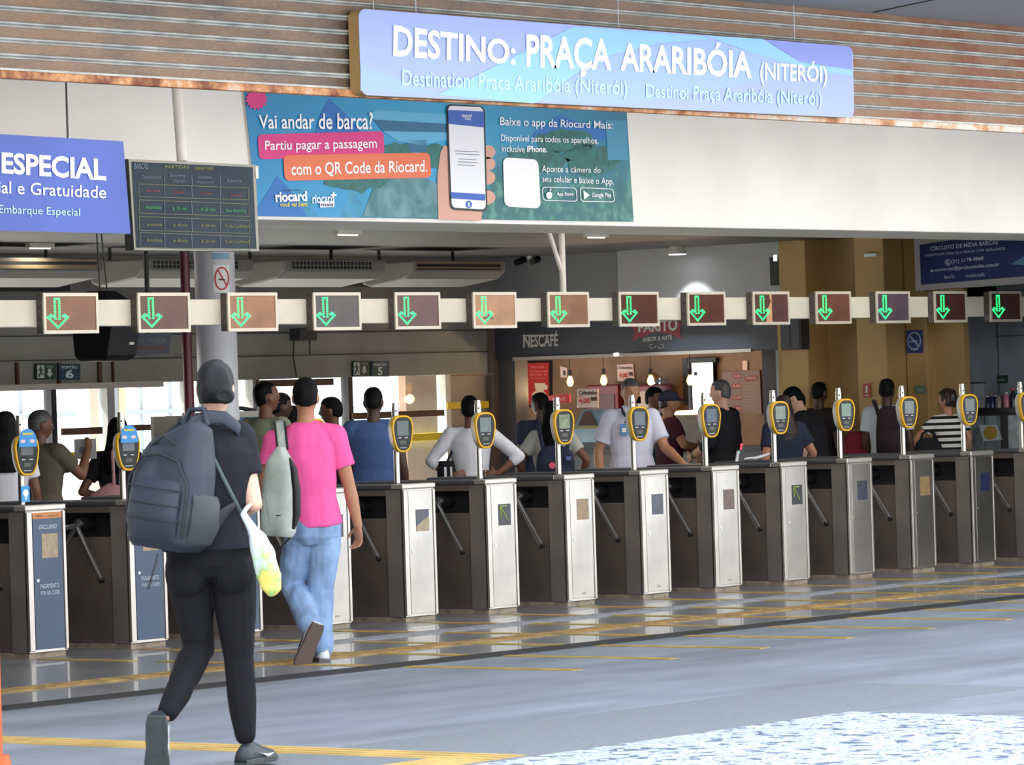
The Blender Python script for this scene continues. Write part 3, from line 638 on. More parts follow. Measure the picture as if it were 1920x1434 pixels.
# ------------------------------------------------------------------ ceiling, pillar, speaker, air conditioners, gate signs
def ac(u0, u1, label, body, front, kind):
    Y = 6.0; a = onY(u0, 490, Y); c = onY(u1, 490, Y); w = c.x-a.x
    t = thing('air_conditioner', label, 'air conditioner', (a.x, Y, 2.93), 0, 'ceiling air conditioners')
    pr = [(0, .0), (0, -.10), (.10, -.175), (.55, -.235), (.66, -.20), (.68, 0)]
    b = MB(); vs = [(x, y, z) for x in (0, w) for y, z in pr]; n_ = len(pr)
    b.raw(vs, [tuple(range(n_)), tuple(reversed(range(n_, 2*n_)))]+[(k, k+n_, (k+1) % n_+n_, (k+1) % n_) for k in range(n_)]); b.build('body', body, t, bev=.02)
    g = MB()
    if kind == 'grille':
        g.box(.10, w-.22, -.004, .01, -.088, -.02); g.build('grille', dark, t)
        s_ = MB()
        for k in range(23): s_.box(.10+(w-.32)*k/22-.006, .10+(w-.32)*k/22+.006, -.008, 0, -.088, -.02)
        s_.box(.10, w-.22, -.008, 0, -.058, -.05); s_.build('vanes', front, t)
        MB().box(w-.19, w-.06, -.005, .01, -.085, -.025).build('control_panel', body, t)
    else:
        g.box(.04, w-.08, -.004, .01, -.095, -.012); g.build('front_panel', front, t)
        s_ = MB(); s_.box(.05, w-.1, -.007, 0, -.06, -.035); s_.box(.05, w-.1, -.007, 0, -.09, -.08) if kind == 'louvre' else None
        s_.build('slot', dark, t)
    MB().box(.1, .115, .5, .53, -.0, .118).box(w-.2, w-.185, .5, .53, 0, .118).build('brackets', dgrey, t)
acw = mat('ac_white', (.52, .51, .49), .5); acy = mat('ac_yellowed', (.54, .46, .34), .5); acp = mat('ac_pale', (.46, .45, .43), .5)
ac(-70, 195, 'yellowed ceiling air conditioner with one slot, leftmost of the four', acp, acy, 'slot')
ac(270, 476, 'white ceiling air conditioner with a grille behind the round pillar', acw, acw, 'grille')
ac(533, 724, 'white ceiling air conditioner with a grille between the pillar and the yellowed unit', acw, acw, 'grille')
ac(775, 949, 'yellowed ceiling air conditioner with two slots nearest the café', acw, acy, 'louvre')
a = onY(373, 600, 3.6); c = onY(437, 600, 3.6)
t_ = struct(MB().cyl(((a.x+c.x)/2, 3.6, 0), ((a.x+c.x)/2, 3.6, 3.06), (c-a).length/2*.80, n=40).build('column', mat('pillar_white', (.80, .81, .84), .4)))
pc = Vector(((a.x+c.x)/2, 3.6, 0)); pr_ = (c-a).length/2*.80
struct(MB().cyl((a.x-.02, 3.72, 0), (a.x-.02, 3.72, 3.06), .04, n=14).build('trim_7', mat('burgundy_pipe', (.36, .10, .17), .4)))
def oncyl(u, v, o=0):
    d = ray(u, v); dx, dy = d.x, d.y; ex, ey = CP.x-pc.x, CP.y-pc.y; rr_ = pr_+.003+o
    A = dx*dx+dy*dy; B = 2*(ex*dx+ey*dy); Cc = ex*ex+ey*ey-rr_*rr_; D = max(0, B*B-4*A*Cc); return CP+d*((-B-math.sqrt(D))/(2*A))
t_ = thing('no_smoking_sign', 'white no-smoking sign with a red ring on the round pillar', 'sign', oncyl(416, 520))
l0 = Vector(t_.location); pl = lambda u, v, o=0: oncyl(u, v, o)-l0
g = MB(); U0, U1, V0, V1 = 400, 430, 497, 552
for i in range(6): 
    u0 = U0+(U1-U0)*i/6; u1 = U0+(U1-U0)*(i+1)/6; g.poly([pl(u0, V0), pl(u1, V0), pl(u1, V1), pl(u0, V1)])
g.build('plate', wtext, t_)
g = MB()
for k in range(32):
    a0, a1 = 2*pi*k/32, 2*pi*(k+1)/32; cx, cy = 416, 522
    g.poly([pl(cx+14*cos(a0), cy+22*sin(a0), .004), pl(cx+14*cos(a1), cy+22*sin(a1), .004), pl(cx+11.5*cos(a1), cy+19*sin(a1), .004), pl(cx+11.5*cos(a0), cy+19*sin(a0), .004)])
for k in range(6):
    f0, f1 = k/6, (k+1)/6; g.poly([pl(407+18*f0, 506+31*f0, .004), pl(409+18*f0, 504+31*f0, .004), pl(409+18*f1, 504+31*f1, .004), pl(407+18*f1, 506+31*f1, .004)])
g.build('red_ring', mat('sign_red', (.78, .16, .2), .5), t_)
g = MB(); g.poly([pl(410, 522, .006), pl(422, 523, .006), pl(422, 526, .006), pl(410, 525, .006)]); g.build('cigarette', black, t_)
g = MB()
for k in range(4): g.poly([pl(398+8*k, 474, .004), pl(406+8*k, 474, .004), pl(406+8*k, 486, .004), pl(398+8*k, 486, .004)])
tag(g.build('notice', mat('notice_blue', (.50, .68, .78), .5), t_), 'pale blue notice strip')
g = MB(); text(g, 'É proibido fumar', (402, 548, 428, 551.5), pl, .004, 0); g.build('lettering', black, t_)
# speaker
Y = 3.0; a = onY(145, 640, Y); c = onY(246, 640, Y); ztop = onY(195, 545, Y).z; zb = onY(195, 677, Y).z
t_ = thing('loudspeaker', 'big black loudspeaker hanging behind the arrow displays', 'loudspeaker', ((a.x+c.x)/2, Y, zb))
w = (c.x-a.x)/2*.62; h = ztop-zb
b = MB(); vs = []
for z, f, y0, y1 in ((0, .86, -.12, .12), (.05*h, .98, -.18, .16), (.5*h, 1.0, -.24, .18), (.9*h, .75, -.14, .16), (h, .45, -.06, .1)):
    vs += [(-w*f, y1, z), (-w*f*.9, y0, z), (w*f*.9, y0, z), (w*f, y1, z)]
b.raw(vs, [(4*i+k, 4*i+(k+1) % 4, 4*i+4+(k+1) % 4, 4*i+4+k) for i in range(4) for k in range(4)]+[(3, 2, 1, 0), (16, 17, 18, 19)]); b.build('cabinet', black, t_, bev=.025)
MB().box(w*.3, w*.55, -.215, -.195, .12, .14).build('badge', offwhite, t_)
MB().cyl((.02, .05, h-.02), (.0, .05, 3.05-zb), .006, n=8).cyl((.1, .05, h-.03), (.05, .05, 3.05-zb), .006, n=8).build('hanger_rods', dgrey, t_)
# small rear screen
Y = 4.2; q = ((248, 626), (321, 624), (317, 663), (248, 666))
t_, pl = sign('rear_screen', 'small dark blue timetable screen between the speaker and the pillar', 'screen', q, Y, .08, mat('rear_screen_blue', (.10, .13, .25), .3), black)
g = MB(); seg(g, 249, 634, 312, 633, 9, .003); g.build('row_band', mat('rear_band', (.15, .25, .38), .4), t_)
g = MB(); text(g, 'In 10 min   Now Boarding', (252, 635, 312, 641), pl, .006, 0); g.build('lettering', mat('rear_text', (.55, .6, .4), .5), t_)
g = MB(); seg(g, 249, 650, 310, 649, 7, .003); g.build('red_row', mat('rear_red', (.30, .11, .13), .4), t_)
g = MB(); a = pl(285, 626); g.cyl(a+Vector((0, .04, -.02)), Vector((a.x, a.y+.04, 3.05-t_.location.z)), .02, n=8); g.build('hanger', dgrey, t_)
# gate signs
teal = mat('gate_teal', (.11, .24, .30), .5); exg = mat('exit_green', (.10, .22, .16), .5); sw_ = mat('sign_grey_white', (.72, .74, .72), .5)
for u0, u1, v0, v1, num, pos in ((68, 104, 681, 711, '6', 'above the man in the olive shirt'), (662, 692, 676, 705, '5', 'above the man in the blue T-shirt')):
    q = ((u0, v0), (u1, v0), (u1, v1), (u0, v1))
    t_, pl = sign('exit_sign', 'green running-man exit sign on the back wall %s' % pos, 'sign', q, 7.96, .02, exg, exg)
    g = MB(); U = lambda f: u0+(u1-u0)*f; V = lambda f: v0+(v1-v0)*f
    ppoly(g, [(U(.05), V(.12)), (U(.42), V(.12)), (U(.42), V(.92)), (U(.05), V(.92))], pl, .002); g.build('door_pictogram', sw_, t_)
    g = MB()
    g.poly([pl(U(.22+.05*cos(k*pi/5)), V(.22+.07*sin(k*pi/5)), .004) for k in range(10)])
    for p in ([(.16, .30), (.28, .30), (.30, .55), (.20, .58)], [(.20, .56), (.29, .54), (.38, .70), (.36, .78), (.27, .66)], [(.20, .56), (.26, .62), (.18, .84), (.10, .88), (.09, .82)], [(.28, .32), (.40, .44), (.38, .48), (.26, .38)], [(.16, .32), (.08, .44), (.10, .48), (.18, .38)]): ppoly(g, [(U(x), V(y)) for x, y in p], pl, .004)
    g.build('running_man', exg, t_)
    g = MB(); ppoly(g, [(U(.62), V(.35)), (U(.78), V(.35)), (U(.78), V(.62)), (U(.88), V(.62)), (U(.70), V(.88)), (U(.52), V(.62)), (U(.62), V(.62))], pl, .002); text(g, 'SAÍDA', (U(.53), V(.12), U(.93), V(.26)), pl, .002, 0); g.build('arrow', sw_, t_)
    d = 42 if num == '6' else 33.5
    q = ((u0+d+1, v0+1), (u1+d+4, v0+1), (u1+d+4, v1+1), (u0+d+1, v1+1))
    t_, pl = sign('gate_sign', 'dark teal gate number sign, %s' % pos, 'sign', q, 7.96, .02, teal, teal)
    g = MB(); text(g, 'PORTÃO', (q[0][0]+5, v0+4, q[1][0]-5, v0+10), pl, .002, .02); text(g, num, (q[0][0]+12, v0+12, q[1][0]-12, v1-2), pl, .002, .03); g.build('lettering', mat('gate_lettering', (.78, .82, .82), .5), t_)
# cable ducts and cables on the back wall
g = MB(); a = onY(566, 625, 7.95)
g.box(a.x-.13, a.x+.13, 7.86, 8, a.z-.07, a.z+.05); t_ = thing('junction_box', 'small dark junction box with dangling cables on the back wall', 'box'); g.build('box', dgrey, t_, bev=.01)
p0, p1 = onY(551, 632, 7.94), onY(556, 706, 7.94); MB().tube([p0, (p0+p1)/2+Vector((-.03, 0, 0)), p1], .008).build('cable', black, t_)
p0, p1 = onY(581, 632, 7.94), onY(581, 664, 7.94); MB().tube([p0, p1], .008).build('cable', black, t_)
p0, p1, p2 = onY(480, 525, 7.975), onY(700, 535, 7.975), onY(900, 521, 7.975); tag(MB().tube([p0+(p1-p0)*k/6 for k in range(7)]+[p1+(p2-p1)*k/6 for k in range(1, 7)], .02).build('cable_duct', dgrey), 'sagging dark cable running under the ceiling air conditioners', 'cable')
a = onY(40, 542, 7.9); tag(MB().box(a.x-.5, a.x+.6, 7.86, 8.0, a.z-.02, a.z+.05).build('wall_bracket', dgrey), 'dark bracket rail on the back wall at the far left', 'bracket')
# security cameras, ceiling spot
t_ = thing('security_camera', 'pair of small dark security cameras under the ceiling by the café wall', 'camera', onX(994, 486, 9.1))
MB().cyl((0, 0, 0), (0, 0, .12), .03, n=10).build('mount', offwhite, t_)
for d in (-.09, .09): MB().cyl((-.10, d*1.2, -.03), (.02, d, 0.0), .035, n=12).build('lens_body', black, t_)
P = onX(1270, 474, 8.75)
t_ = thing('ceiling_spotlight', 'white ceiling spotlight washing the pale café wall', 'lamp', (P.x, P.y, 3.0))
MB().cyl((0, 0, -.03), (0, 0, .05), .10, .07, n=20).build('housing', offwhite, t_)
MB().cyl((0, 0, -.034), (0, 0, -.03), .085, n=20).build('bulb', mat('lamp_white', (.95, .97, 1), .4, emit=6), t_)
l = bpy.data.lights.new('spot', 'SPOT'); l.energy = 60; l.spot_size = R(75); l.spot_blend = .5; l.color = (.9, .96, 1); l.shadow_soft_size = .06
lo = bpy.data.objects.new('spot_lamp', l); COL.objects.link(lo); lo.parent = t_; lo.location = (0, 0, -.05); lo.rotation_euler = (0, R(-14), 0)
# banner on the fascia ---------------------------------------------
BQ = ((456, 165), (1174, 205), (1187.5, 415.6), (482, 405))
bn = mat('banner_blue', (.12, .55, .74), .45)
n, nd, b = nodes(bn)
t = nd.new('ShaderNodeTexCoord'); sp_ = nd.new('ShaderNodeSeparateXYZ'); mr = nd.new('ShaderNodeMapRange'); mr.inputs[1].default_value = 0; mr.inputs[2].default_value = 4.3
nz = nd.new('ShaderNodeTexNoise'); nz.inputs['Scale'].default_value = 3.2; nz.inputs['Detail'].default_value = 8; nz.inputs['Roughness'].default_value = .7
mz = nd.new('ShaderNodeMapRange'); mz.inputs[1].default_value = .75; mz.inputs[2].default_value = 0; ml = nd.new('ShaderNodeMath'); ml.operation = 'MULTIPLY'
r1 = nd.new('ShaderNodeValToRGB'); e = r1.color_ramp; e.elements[0].position = 0; e.elements[0].color = lin((.10, .52, .72))+(1,); e.elements[1].position = 1; e.elements[1].color = lin((.10, .44, .55))+(1,)
q = e.elements.new(.45); q.color = lin((.16, .62, .80))+(1,)
r2 = nd.new('ShaderNodeValToRGB'); r2.color_ramp.elements[0].position = .40; r2.color_ramp.elements[0].color = (0, 0, 0, 1); r2.color_ramp.elements[1].position = .62; r2.color_ramp.elements[1].color = (1, 1, 1, 1)
mx = nd.new('ShaderNodeMix'); mx.data_type = 'RGBA'; r3 = nd.new('ShaderNodeValToRGB'); e = r3.color_ramp
e.elements[0].position = .35; e.elements[0].color = lin((.07, .36, .42))+(1,); e.elements[1].position = .62; e.elements[1].color = lin((.30, .55, .50))+(1,)
q = e.elements.new(.5); q.color = lin((.13, .42, .40))+(1,)
nz2 = nd.new('ShaderNodeTexNoise'); nz2.inputs['Scale'].default_value = 9; nz2.inputs['Detail'].default_value = 9
L = n.links.new; L(t.outputs['Object'], sp_.inputs[0]); L(sp_.outputs[0], mr.inputs[0]); L(mr.outputs[0], r1.inputs[0]); L(t.outputs['Object'], nz.inputs[0]); L(sp_.outputs[2], mz.inputs[0])
L(nz.outputs[0], ml.inputs[0]); L(mz.outputs[0], ml.inputs[1]); 
av = nd.new('ShaderNodeMath'); av.operation = 'ADD'; mr3 = nd.new('ShaderNodeMapRange'); mr3.inputs[1].default_value = .4; mr3.inputs[2].default_value = 2.6; mr3.inputs[3].default_value = -.12; mr3.inputs[4].default_value = .28; L(sp_.outputs[0], mr3.inputs[0]); L(ml.outputs[0], av.inputs[0]); L(mr3.outputs[0], av.inputs[1]); L(av.outputs[0], r2.inputs[0])
L(t.outputs['Object'], nz2.inputs[0]); L(nz2.outputs[0], r3.inputs[0]); L(r2.outputs[0], mx.inputs[0]); L(r1.outputs[0], mx.inputs[6]); L(r3.outputs[0], mx.inputs[7]); L(mx.outputs[2], b.inputs['Base Color'])
t_, pl = sign('advertising_banner', 'blue advertising banner asking Vai andar de barca? on the white fascia', 'banner', BQ, -1.015, .012, bn, offwhite)
g = MB()
ppoly(g, [(590, 250), (600, 215), (618, 185), (650, 215), (690, 262), (690, 300), (590, 300)], pl, .002, 0)
ppoly(g, [(482, 405), (480, 395), (520, 330), (560, 375), (575, 405.5)], pl, .002, 0)
ppoly(g, [(1000, 250), (1050, 215), (1080, 228), (1120, 240), (1170, 250), (1170, 262), (1000, 262)], pl, .002, 0)
g.build('mountain_print', mat('banner_deep_blue', (.10, .42, .70), .5), t_)
g = MB()
ppoly(g, [(690, 216), (705, 206), (838, 214), (838, 232), (700, 224)], pl, .004, 0); ppoly(g, [(700, 224), (838, 232), (838, 248), (718, 246)], pl, .004, 1); ppoly(g, [(718, 246), (838, 248), (838, 262), (790, 272), (745, 264)], pl, .004, 0); ppoly(g, [(762, 262), (800, 262), (798, 285), (768, 285)], pl, .004, 1)
g.build('building_print', [mat('banner_pale', (.36, .68, .82), .5), mat('banner_mid', (.12, .40, .55), .5)], t_)
rk = mat('banner_rock', (.42, .58, .60), .5, c2=(.16, .42, .45), noise_scale=7)
g = MB(); ppoly(g, [(680, 405.5), (700, 350), (735, 335), (790, 330), (830, 350), (838, 408)], pl, .003); g.build('rock_print', rk, t_)
lf = mat('banner_leaf', (.10, .34, .30), .5, c2=(.14, .46, .46), noise_scale=12)
g = MB()
for cx, cy, rx, ry in ((745, 285, 35, 18), (815, 295, 30, 25), (670, 340, 60, 20), (1060, 265, 60, 22), (1110, 300, 60, 30), (1010, 300, 60, 25)):
    random.seed(cx); g.poly([pl(cx+rx*(.75+.4*random.random())*cos(2*pi*k/22), cy+ry*(.75+.4*random.random())*sin(2*pi*k/22), .0035) for k in range(22)])
g.build('foliage_print', lf, t_)
g = MB(); ppoly(g, [(1135, 225), (1174, 226), (1178, 300), (1140, 300)], pl, .0045); g.build('tower_print', mat('banner_tower', (.24, .56, .68), .5), t_)
# pill boxes
g = MB(); ppoly(g, rrect(((483, 252), (719, 246), (721, 290), (486, 299)), .2, 5, .18), pl, .006); g.build('pink_box', mat('banner_pink', (.85, .20, .50), .5), t_)
g = MB(); ppoly(g, rrect(((531, 291), (806, 286), (809, 333), (534, 339)), .2, 5, .17), pl, .008); g.build('orange_box', mat('banner_orange', (.90, .45, .29), .5), t_)
tpart(t_, pl, wtext, 'headline_lettering', 'Vai andar de barca?', ((485, 215), (699, 210), (699, 243), (486, 241)), .01, .012)
tpart(t_, pl, wtext, 'pink_box_lettering', 'Partiu pagar a passagem', ((497, 264), (706, 259), (707, 283), (497, 287)), .01, .008)
tpart(t_, pl, wtext, 'orange_box_lettering', 'com o QR Code da Riocard.', ((546, 305), (801, 300), (801, 326), (547, 333)), .01, .01)
tpart(t_, pl, wtext, 'text_line', 'Baixe o app da Riocard Mais:', ((938, 219), (1149, 228), (1149, 246), (938, 240)), .01, .004)
tpart(t_, pl, wtext, 'text_line', 'Disponível para todos os aparelhos,', ((939, 252), (1122, 258), (1122, 273), (940, 268)), .01, .002)
tpart(t_, pl, wtext, 'text_line', 'inclusive', ((941, 272), (984, 274), (984, 286), (941, 284)), .01, .0); tpart(t_, pl, wtext, 'text_line', 'iPhone.', ((988, 273), (1026, 274), (1026, 286), (988, 285)), .01, .025)
tpart(t_, pl, wtext, 'text_line', 'Aponte a câmera do', ((1016, 310), (1126, 314), (1126, 327), (1016, 326)), .01, 0); tpart(t_, pl, wtext, 'text_line', 'seu celular e baixe o App.', ((1017, 329), (1151, 334), (1151, 350), (1017, 344)), .01, 0)
tpart(t_, pl, wtext, 'logo_lettering', 'riocard', ((516, 359), (575, 358), (576, 377), (517, 379)), .01, .03); tpart(t_, pl, wtext, 'logo_lettering', 'riocard', ((586, 364), (626, 363), (627, 379), (586, 382)), .01, .01)
tpart(t_, pl, wtext, 'button_lettering', 'App Store', (1044, 360, 1075, 369), .01, .01); tpart(t_, pl, wtext, 'button_lettering', 'Google Play', (1110, 361, 1146, 372), .01, .01)
g = MB(); text(g, 'você vai bem', ((525, 379), (576, 378), (576, 387), (525, 388)), pl, .01, .02); g.build('yellow_lettering', mat('banner_yellow', (.85, .80, .25), .5), t_)
g = MB(); text(g, 'onde tem', ((531, 354), (566, 353), (566, 358), (531, 359)), pl, .011, .0); g.build('blue_lettering', mat('banner_navy', (.08, .25, .4), .5), t_)
g = MB(); ppoly(g, rrect(((600, 378), (627, 377), (627, 388), (600, 389)), .1), pl, .009); ppoly(g, [(624, 360), (627, 360), (627, 364), (631, 364), (631, 367), (627, 367), (627, 371), (624, 371), (624, 367), (620, 367), (620, 364), (624, 364)], pl, .009); g.build('plus_mark', wtext, t_)
g = MB(); text(g, 'mais', (602, 379.5, 625, 387), pl, .011, .02); g.build('mark_lettering', mat('banner_navy', (.08, .25, .4), .5), t_)
# hand and phone
skn = mat('banner_skin', (.82, .62, .54), .5)
g = MB(); ppoly(g, [(822, 411), (820, 330), (826, 285), (833, 272), (840, 275), (843, 330), (852, 385), (905, 395), (902, 414)], pl, .006)
for cy in (285, 307, 333, 370): g.poly([pl(914+15*cos(2*pi*k/16), cy+13*sin(2*pi*k/16), .005) for k in range(16)])
g.build('hand_print', skn, t_)
g = MB(); ppoly(g, rrect(((837, 195), (909, 199), (914, 397), (844, 393)), .06, 5, 2.2), pl, .012); g.build('phone_case_print', black, t_)
g = MB(); ppoly(g, rrect(((840, 198), (906, 201), (911, 393), (847, 389)), .05, 5, 2.2), pl, .014); g.build('phone_screen_print', mat('phone_white', (.92, .92, .93), .5), t_)
g = MB(); ppoly(g, [(840, 206), (907, 209), (908, 239), (841, 232)], pl, .016); ppoly(g, [(845, 360), (910, 364), (910, 376), (846, 372)], pl, .016); g.poly([pl(879+6*cos(2*pi*k/16), 383+7*sin(2*pi*k/16), .016) for k in range(16)]); g.build('phone_bars_print', mat('phone_blue', (.20, .38, .72), .5), t_)
g = MB()
text(g, 'riocard', (866, 213, 884, 220), pl, .018, .01); text(g, 'mais', (872, 220, 883, 225), pl, .018, 0); text(g, '1', (877.5, 379.5, 880.5, 387), pl, .018, .02); g.build('phone_white_lettering', wtext, t_)
g = MB()
for j, (x0, x1) in enumerate(((852, 898), (854, 899), (860, 893), (858, 897), (858, 890))): seg(g, x0, 282+j*5.5+(j > 1)*4, x1, 284+j*5.5+(j > 1)*4, 1.5, .016)
g.build('phone_text_print', mat('phone_grey', (.55, .55, .58), .5), t_)
# white rounded card, button outlines
g = MB(); ppoly(g, rrect(((943, 295), (1009, 299), (1014, 391), (946, 387)), .12, 5, 1.3), pl, .006); g.build('white_card', wtext, t_)
g = MB()
for q in (((1016, 350), (1081, 352), (1083, 378), (1018, 376)), ((1087, 351), (1150, 354), (1153, 379), (1089, 378))):
    o_ = rrect(q, .22, 5, .42); c_ = (sum(p[0] for p in o_)/len(o_), sum(p[1] for p in o_)/len(o_)); i_ = [(c_[0]+(u-c_[0])*.965, c_[1]+(v-c_[1])*.91) for u, v in o_]
    for k in range(len(o_)): k2 = (k+1) % len(o_); ppoly(g, [o_[k], o_[k2], i_[k2], i_[k]], pl, .008)
g.poly([pl(1030+6*cos(2*pi*k/18)*(1-.18*max(0, cos(2*pi*k/18-.2))**8), 366+7*sin(2*pi*k/18)*(1-.15*max(0, -sin(2*pi*k/18))**6), .009) for k in range(18)]); ppoly(g, [(1030, 358), (1033, 353), (1034.5, 354), (1032, 358.5)], pl, .009); ppoly(g, [(1094, 357), (1106, 366), (1095, 374)], pl, .009)
g.build('store_buttons', wtext, t_)
g = MB(); g.poly([pl(481+(22 if k % 2 else 17)*cos(2*pi*k/32), 186+(21 if k % 2 else 16)*sin(2*pi*k/32), .008) for k in range(32)]); g.build('pink_star', mat('banner_pink', (.85, .20, .50), .5), t_)
# ------------------------------------------------------------------ hall lamps and unseen fill rows
def lamp(label, x, y, z, e, w=1.2, d=.16, tilt=0, nm='ceiling_and_fill_lamp', c=(1, .93, .84)):
    t = thing(nm, label, 'lamp', (x, y, z), 0, 'hall ceiling lamps')
    MB().box(-w/2, w/2, -d/2, d/2, 0, .04).build('housing', offwhite, t)
    MB().box(-w/2+.03, w/2-.03, -d/2+.02, d/2-.02, -.012, 0).build('tube', mat('lamp_tube', (1, .97, .92), .4, emit=.5), t)
    l = bpy.data.lights.new('lamp', 'AREA'); l.shape = 'RECTANGLE'; l.size = w; l.size_y = d; l.energy = e; l.color = c
    o = bpy.data.objects.new('lamp_light', l); COL.objects.link(o); o.parent = t; o.location = (0, 0, -.02); o.rotation_euler = (tilt, 0, 0)
for k in range(7): lamp('added fill lamp, unseen behind the white fascia', -8+k*2.4, .62, 2.995, LAMP_E, w=2.2, tilt=R(35))  # unseen lamps added to brighten the dim hall
for k in range(7): lamp('added fill lamp, unseen inside the roller shutter head', -8.6+k*2.4, -2.75, 4.23, 7.5, w=2.2, tilt=R(38))  # unseen lamps added for an evenly bright fascia
for u, v, k in ((75, 466, 0), (652, 441, 1), (1118, 446, 2)):
    P = onZ(u, v, 3.0); lamp('short fluorescent lamp on the dark ceiling, %s' % ('above the left air conditioner', 'above the grilled air conditioner', 'right of the hanger pole')[k], P.x, P.y, 3.008, LAMP_E*.15, .3, .06)
# ------------------------------------------------------------------ café on the side wall
XK = 9.3
pk = planeX(XK)
def yk(u, v=680, X=XK): return onX(u, v, X).y
slate = mat('cafe_slate', (.22, .235, .27), .5, noise_amt=.08, noise_scale=3); wood = mat('cafe_wood', (.50, .385, .29), .55, noise_amt=.18, noise_scale=3)
jamb = mat('cafe_jamb', (.20, .17, .17), .6)
yl_, yr_ = yk(938), yk(1470)
struct(MB().box(XK, XK+.25, yr_, 8.0, 2.45, 3.05).build('wall_cafe_upper', mat('cafe_grey', (.52, .52, .53), .6)))
struct(MB().box(XK-.25, XK, yk(1462, 500, XK-.25), yk(1158, 500, XK-.25), 2.44, 3.05).build('wall_cafe_box', mat('cafe_pale', (.64, .64, .64), .6)))
t_ = thing('cafe_header', 'dark slate café header panel with NESCAFÉ and a red ribbon emblem', 'sign panel', (XK, 0, 0))
l0 = Vector((XK, 0, 0)); pl = lambda u, v, o=0: onX(u, v, XK-.06-o)-l0
MB().box(-.06, .2, yr_, 7.98, 1.985, 2.44).build('panel', slate, t_, bev=.01)
MB().box(-.09, -.06, yk(1418), 7.7, 1.972, 2.005).build('light_trough', mat('trough', (.66, .63, .60), .5), t_)
MB().box(-.1, -.09, yk(1170), yk(1162), 1.985, 2.012).build('trough_lamp', mat('trough_lamp', (1, .98, .92), .4, emit=3), t_)
g = MB(); text(g, 'N', ((981, 627), (994, 627), (994, 651), (981, 652)), pl, .004, .03); text(g, 'ESCAFÉ', ((995, 622), (1046, 620), (1046, 649), (995, 651)), pl, .004, .025); g.build('brand_lettering', mat('header_lettering', (.72, .70, .68), .5), t_)
g = MB(); ppoly(g, [(981, 628), (1036, 627), (1036, 629), (981, 631)], pl, .005); g.build('brand_stroke', mat('header_lettering', (.72, .70, .68), .5), t_)
g = MB(); ppoly(g, [(1185, 640), (1190, 622), (1184, 612), (1200, 614), (1228, 602), (1262, 600), (1278, 604), (1274, 620), (1277, 634), (1262, 628), (1230, 622), (1202, 632)], pl, .004); g.build('ribbon', mat('ribbon_red', (.52, .14, .17), .5), t_)
g = MB(); text(g, 'PARITO', ((1196, 606), (1270, 595), (1270, 620), (1197, 623)), pl, .007, .03); text(g, 'SABOR & ARTE', ((1205, 633), (1260, 628), (1260, 636), (1205, 641)), pl, .006, .01); g.build('ribbon_lettering', sw_, t_)
g = MB()
for cx, sx_ in ((1222, 1), (1240, -1)):
    for k in range(14):
        a0, a1 = k*.4, (k+1)*.4; r0, r1 = 8-.4*k, 8-.4*(k+1)
        g.poly([pl(cx+r0*cos(a0)*sx_, 648+r0*.8*sin(a0), .004), pl(cx+r1*cos(a1)*sx_, 648+r1*.8*sin(a1), .004), pl(cx+(r1-.9)*cos(a1)*sx_, 648+(r1-.9)*.8*sin(a1), .004), pl(cx+(r0-.9)*cos(a0)*sx_, 648+(r0-.9)*.8*sin(a0), .004)])
g.build('flourish', sw_, t_)
struct(MB().box(XK-.02, XK+.2, yk(967), 7.98, 0, 1.985).build('trim_8', mat('jamb_grey', (.30, .29, .30), .5)))
struct(MB().box(XK-.02, XK+.25, yk(1459), yk(1431), 0, 1.985).build('trim_9', jamb))
struct(MB().box(XK-.04, XK+.25, yk(1471), yk(1459), 0, 1.985).build('trim_10', mat('pale_jamb', (.55, .56, .58), .5)))
# inside of the café
XB = 11.6
pbk = planeX(XB)
cy0, cy1 = 3.0, 9.4
struct(MB().box(XB, XB+.1, cy0, cy1, 0, 2.6).build('wall_cafe_back', wood))
struct(MB().box(XK+.2, XB, cy1, cy1+.1, 0, 2.6).build('wall_cafe_side', wood))
struct(MB().box(XK+.25, XB, cy0-.1, cy0, 0, 2.6).build('wall_cafe_end', mat('painted_brick', (.60, .62, .65), .6, noise_amt=.18, noise_scale=3)))
struct(MB().box(XK+.2, XB+.1, cy0-.1, cy1+.1, 2.44, 2.6).build('ceiling_cafe', wood))
def flat(mb, u0, v0, u1, v1, X, d, m=0):
    a = onX(u0, v0, X); c = onX(u1, v1, X); mb.box(X-d, X, min(a.y, c.y), max(a.y, c.y), min(a.z, c.z), max(a.z, c.z), m); return mb
d_ = struct(flat(MB(), 1301, 679, 1345, 870, XB, .04).build('door_1', mat('daylight_glow_glass', (.95, .97, 1), .4, emit=1.6)))  # glow stands in for daylight coming through the door
flat(flat(flat(MB(), 1296, 674, 1302, 870, XB, .07), 1344, 674, 1349, 870, XB, .07), 1296, 672, 1349, 679, XB, .07).build('door_frame', black, d_)
flat(MB(), 1304, 697, 1309, 704, XB-.03, .03).build('door_lock', black, d_)
struct(flat(MB(), 1284, 672, 1296, 760, XB, .05).build('trim_11', black))
t_ = thing('coffee_poster', 'red framed coffee poster with a cup, on the café wall at the left', 'poster', onX(985, 750, XB)); l0 = Vector(t_.location); pl = lambda u, v, o=0: onX(u, v, XB-.02-o)-l0
g = MB(); g.slab([pl(984, 677), pl(984, 764), pl(1034, 763), pl(1034, 676)], Vector((.02, 0, 0))); g.build('frame', black, t_)
g = MB(); ppoly(g, [(987, 681), (1029, 680), (1029, 758), (987, 759)], pl, .004); g.build('poster_sheet', mat('poster_red', (.68, .16, .16), .5), t_)
